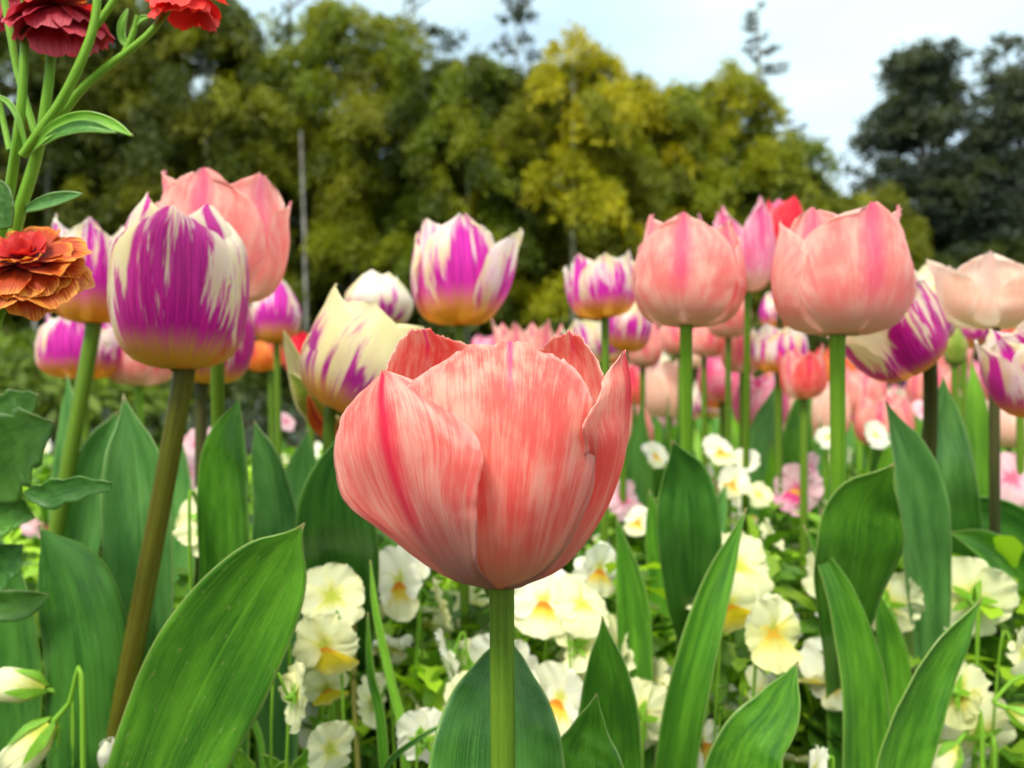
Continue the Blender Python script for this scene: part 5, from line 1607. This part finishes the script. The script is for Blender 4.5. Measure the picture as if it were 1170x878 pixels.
# ------------------------------------------------------------ jagged broad leaves at the left edge
def jag_leaf(parent, pts, hwpx, lobes, depth, mat, fold=.12, seed=0):
    wp = [P(*p) for p in pts]
    hw = [h * p[2] / F for h, p in zip(hwpx, pts)]
    nv = 60
    g = leaf_grid(wp, hw, fold, 0, .12, seed, 11, nv)
    t_ = np.linspace(0, 1, nv)
    saw = 1 - depth * np.abs(((t_ * lobes) % 1.0) - .35) ** .8 * 1.3 * (t_ > .08)
    saw2 = 1 - depth * np.abs((((t_ + .04) * lobes) % 1.0) - .35) ** .8 * 1.3 * (t_ > .08)
    c = g[:, 5:6, :]
    k = np.ones((nv, 11))
    k[:, :5] = 1 - (1 - saw[:, None]) * np.linspace(1, .1, 5)[None]
    k[:, 6:] = 1 - (1 - saw2[:, None]) * np.linspace(.1, 1, 5)[None]
    g = c + (g - c) * k[..., None]
    return MB().grid(g).build('leaf', M[mat], parent, parent.location, solid=.0004)


w0 = P(-30, 439, .33)
t = thing('jagged_leaf_plant', 'plant with broad jagged dark green leaves at the left edge below the orange flower', 'plant', (w0.x, .33, 0))
MB().grid(tube_pts([(w0.x, .33, 0), (w0.x - .002, .33, .2), P(-34, 560, .33), P(-40, 470, .33)], [.002, .002, .0018, .0015], 8, 16)).build('stem', M['stem'], t, t.location)
jag_leaf(t, [(-36, 560, .33), (-10, 540, .325), (12, 515, .32), (34, 498, .315), (62, 482, .31)], [22, 48, 52, 38, 6], 4.2, .34, 'leaf_olive', .12, 2)
jag_leaf(t, [(-36, 480, .34), (-12, 478, .335), (10, 470, .33), (28, 462, .33), (44, 452, .325)], [12, 26, 26, 20, 4], 3.6, .3, 'leaf_olive', .12, 3)
jag_leaf(t, [(128, 556, .30), (104, 556, .30), (78, 560, .30), (52, 566, .30), (28, 562, .30)], [4, 11, 17, 17, 5], 3.5, .35, 'leaf_dark', .2, 4)
jag_leaf(t, [(-30, 600, .33), (-6, 592, .33), (18, 586, .33), (40, 592, .33)], [10, 24, 22, 4], 3, .35, 'leaf', .2, 5)
jag_leaf(t, [(-30, 690, .32), (0, 692, .32), (28, 690, .32), (56, 680, .32)], [10, 17, 17, 4], 1, .1, 'leaf_olive', .2, 6)
jag_leaf(t, [(-34, 660, .34), (-12, 652, .34), (8, 640, .34), (26, 622, .34)], [16, 30, 26, 4], 3, .35, 'leaf_dark', .2, 7)

# near scalloped pansy leaves at the bottom edge
t = thing('pansy_leaf_sprig', 'sprig of scalloped light green pansy leaves at the bottom left', 'plant', tuple(P(240, 439, .36)[:2]) + (0,))
for i, (x0, y0, x1, y1, h) in enumerate([(90, 880, 142, 812, 14), (268, 900, 222, 850, 10), (262, 905, 212, 870, 8), (300, 900, 262, 848, 10), (330, 905, 362, 850, 12), (300, 915, 330, 868, 11), (350, 900, 300, 862, 9), (270, 920, 245, 885, 10)]):
    jag_leaf(t, [(x0, y0, .36), (x0 * .6 + x1 * .4, y0 * .6 + y1 * .4, .355), (x0 * .25 + x1 * .75, y0 * .25 + y1 * .75, .35), (x1, y1, .345)], [h * .3, h, h * .9, 1.5], 3, .3, 'leaf_bright', .3, i)
MB().grid(tube_pts([P(270, 1300, .362), P(275, 1000, .36), P(285, 880, .36)], [.0015, .0014, .001], 7, 10)).build('stem', M['stem_bright'], t, t.location)
MB().grid(tube_pts([P(120, 1300, .362), P(100, 1000, .36), P(92, 872, .36)], [.0015, .0014, .001], 7, 10)).build('stem', M['stem_bright'], t, t.location)

# thin blades beside the main tulip
t = thing('grass_tuft', 'thin grass blades and a straw coloured stalk left of the main stem', 'grass', tuple(P(450, 439, .36)[:2]) + (0,))
add_leaf(t, [(468, 1000, .36), (462, 850, .36), (445, 770, .36), (430, 700, .36), (423, 640, .36)], [5, 5, 4.5, 3.5, 1], 'leaf_bright', .4, 0, .05, 1)
add_leaf(t, [(445, 1000, .37), (436, 830, .37), (424, 770, .37), (420, 700, .37)], [5, 5, 4, 1], 'leaf', .4, 0, .05, 2)
add_leaf(t, [(300, 1000, .37), (300, 860, .37), (278, 800, .37), (262, 752, .37)], [3, 3, 2.5, 1], 'leaf', .4, 0, .05, 3)
add_leaf(t, [(420, 960, .34), (440, 880, .34), (475, 846, .33), (518, 822, .33)], [2.5, 3, 2.5, .6], 'leaf_dark', .4, 0, .05, 4)
MB().grid(tube_pts([P(440, 1300, .42), P(405, 800, .42), P(412, 660, .42), P(426, 590, .42)], [.0014, .0016, .0018, .0014], 8, 16)).build('stalk', stem_mat('stalk_straw', (.30, .26, .06), (.36, .36, .09)), t, t.location)
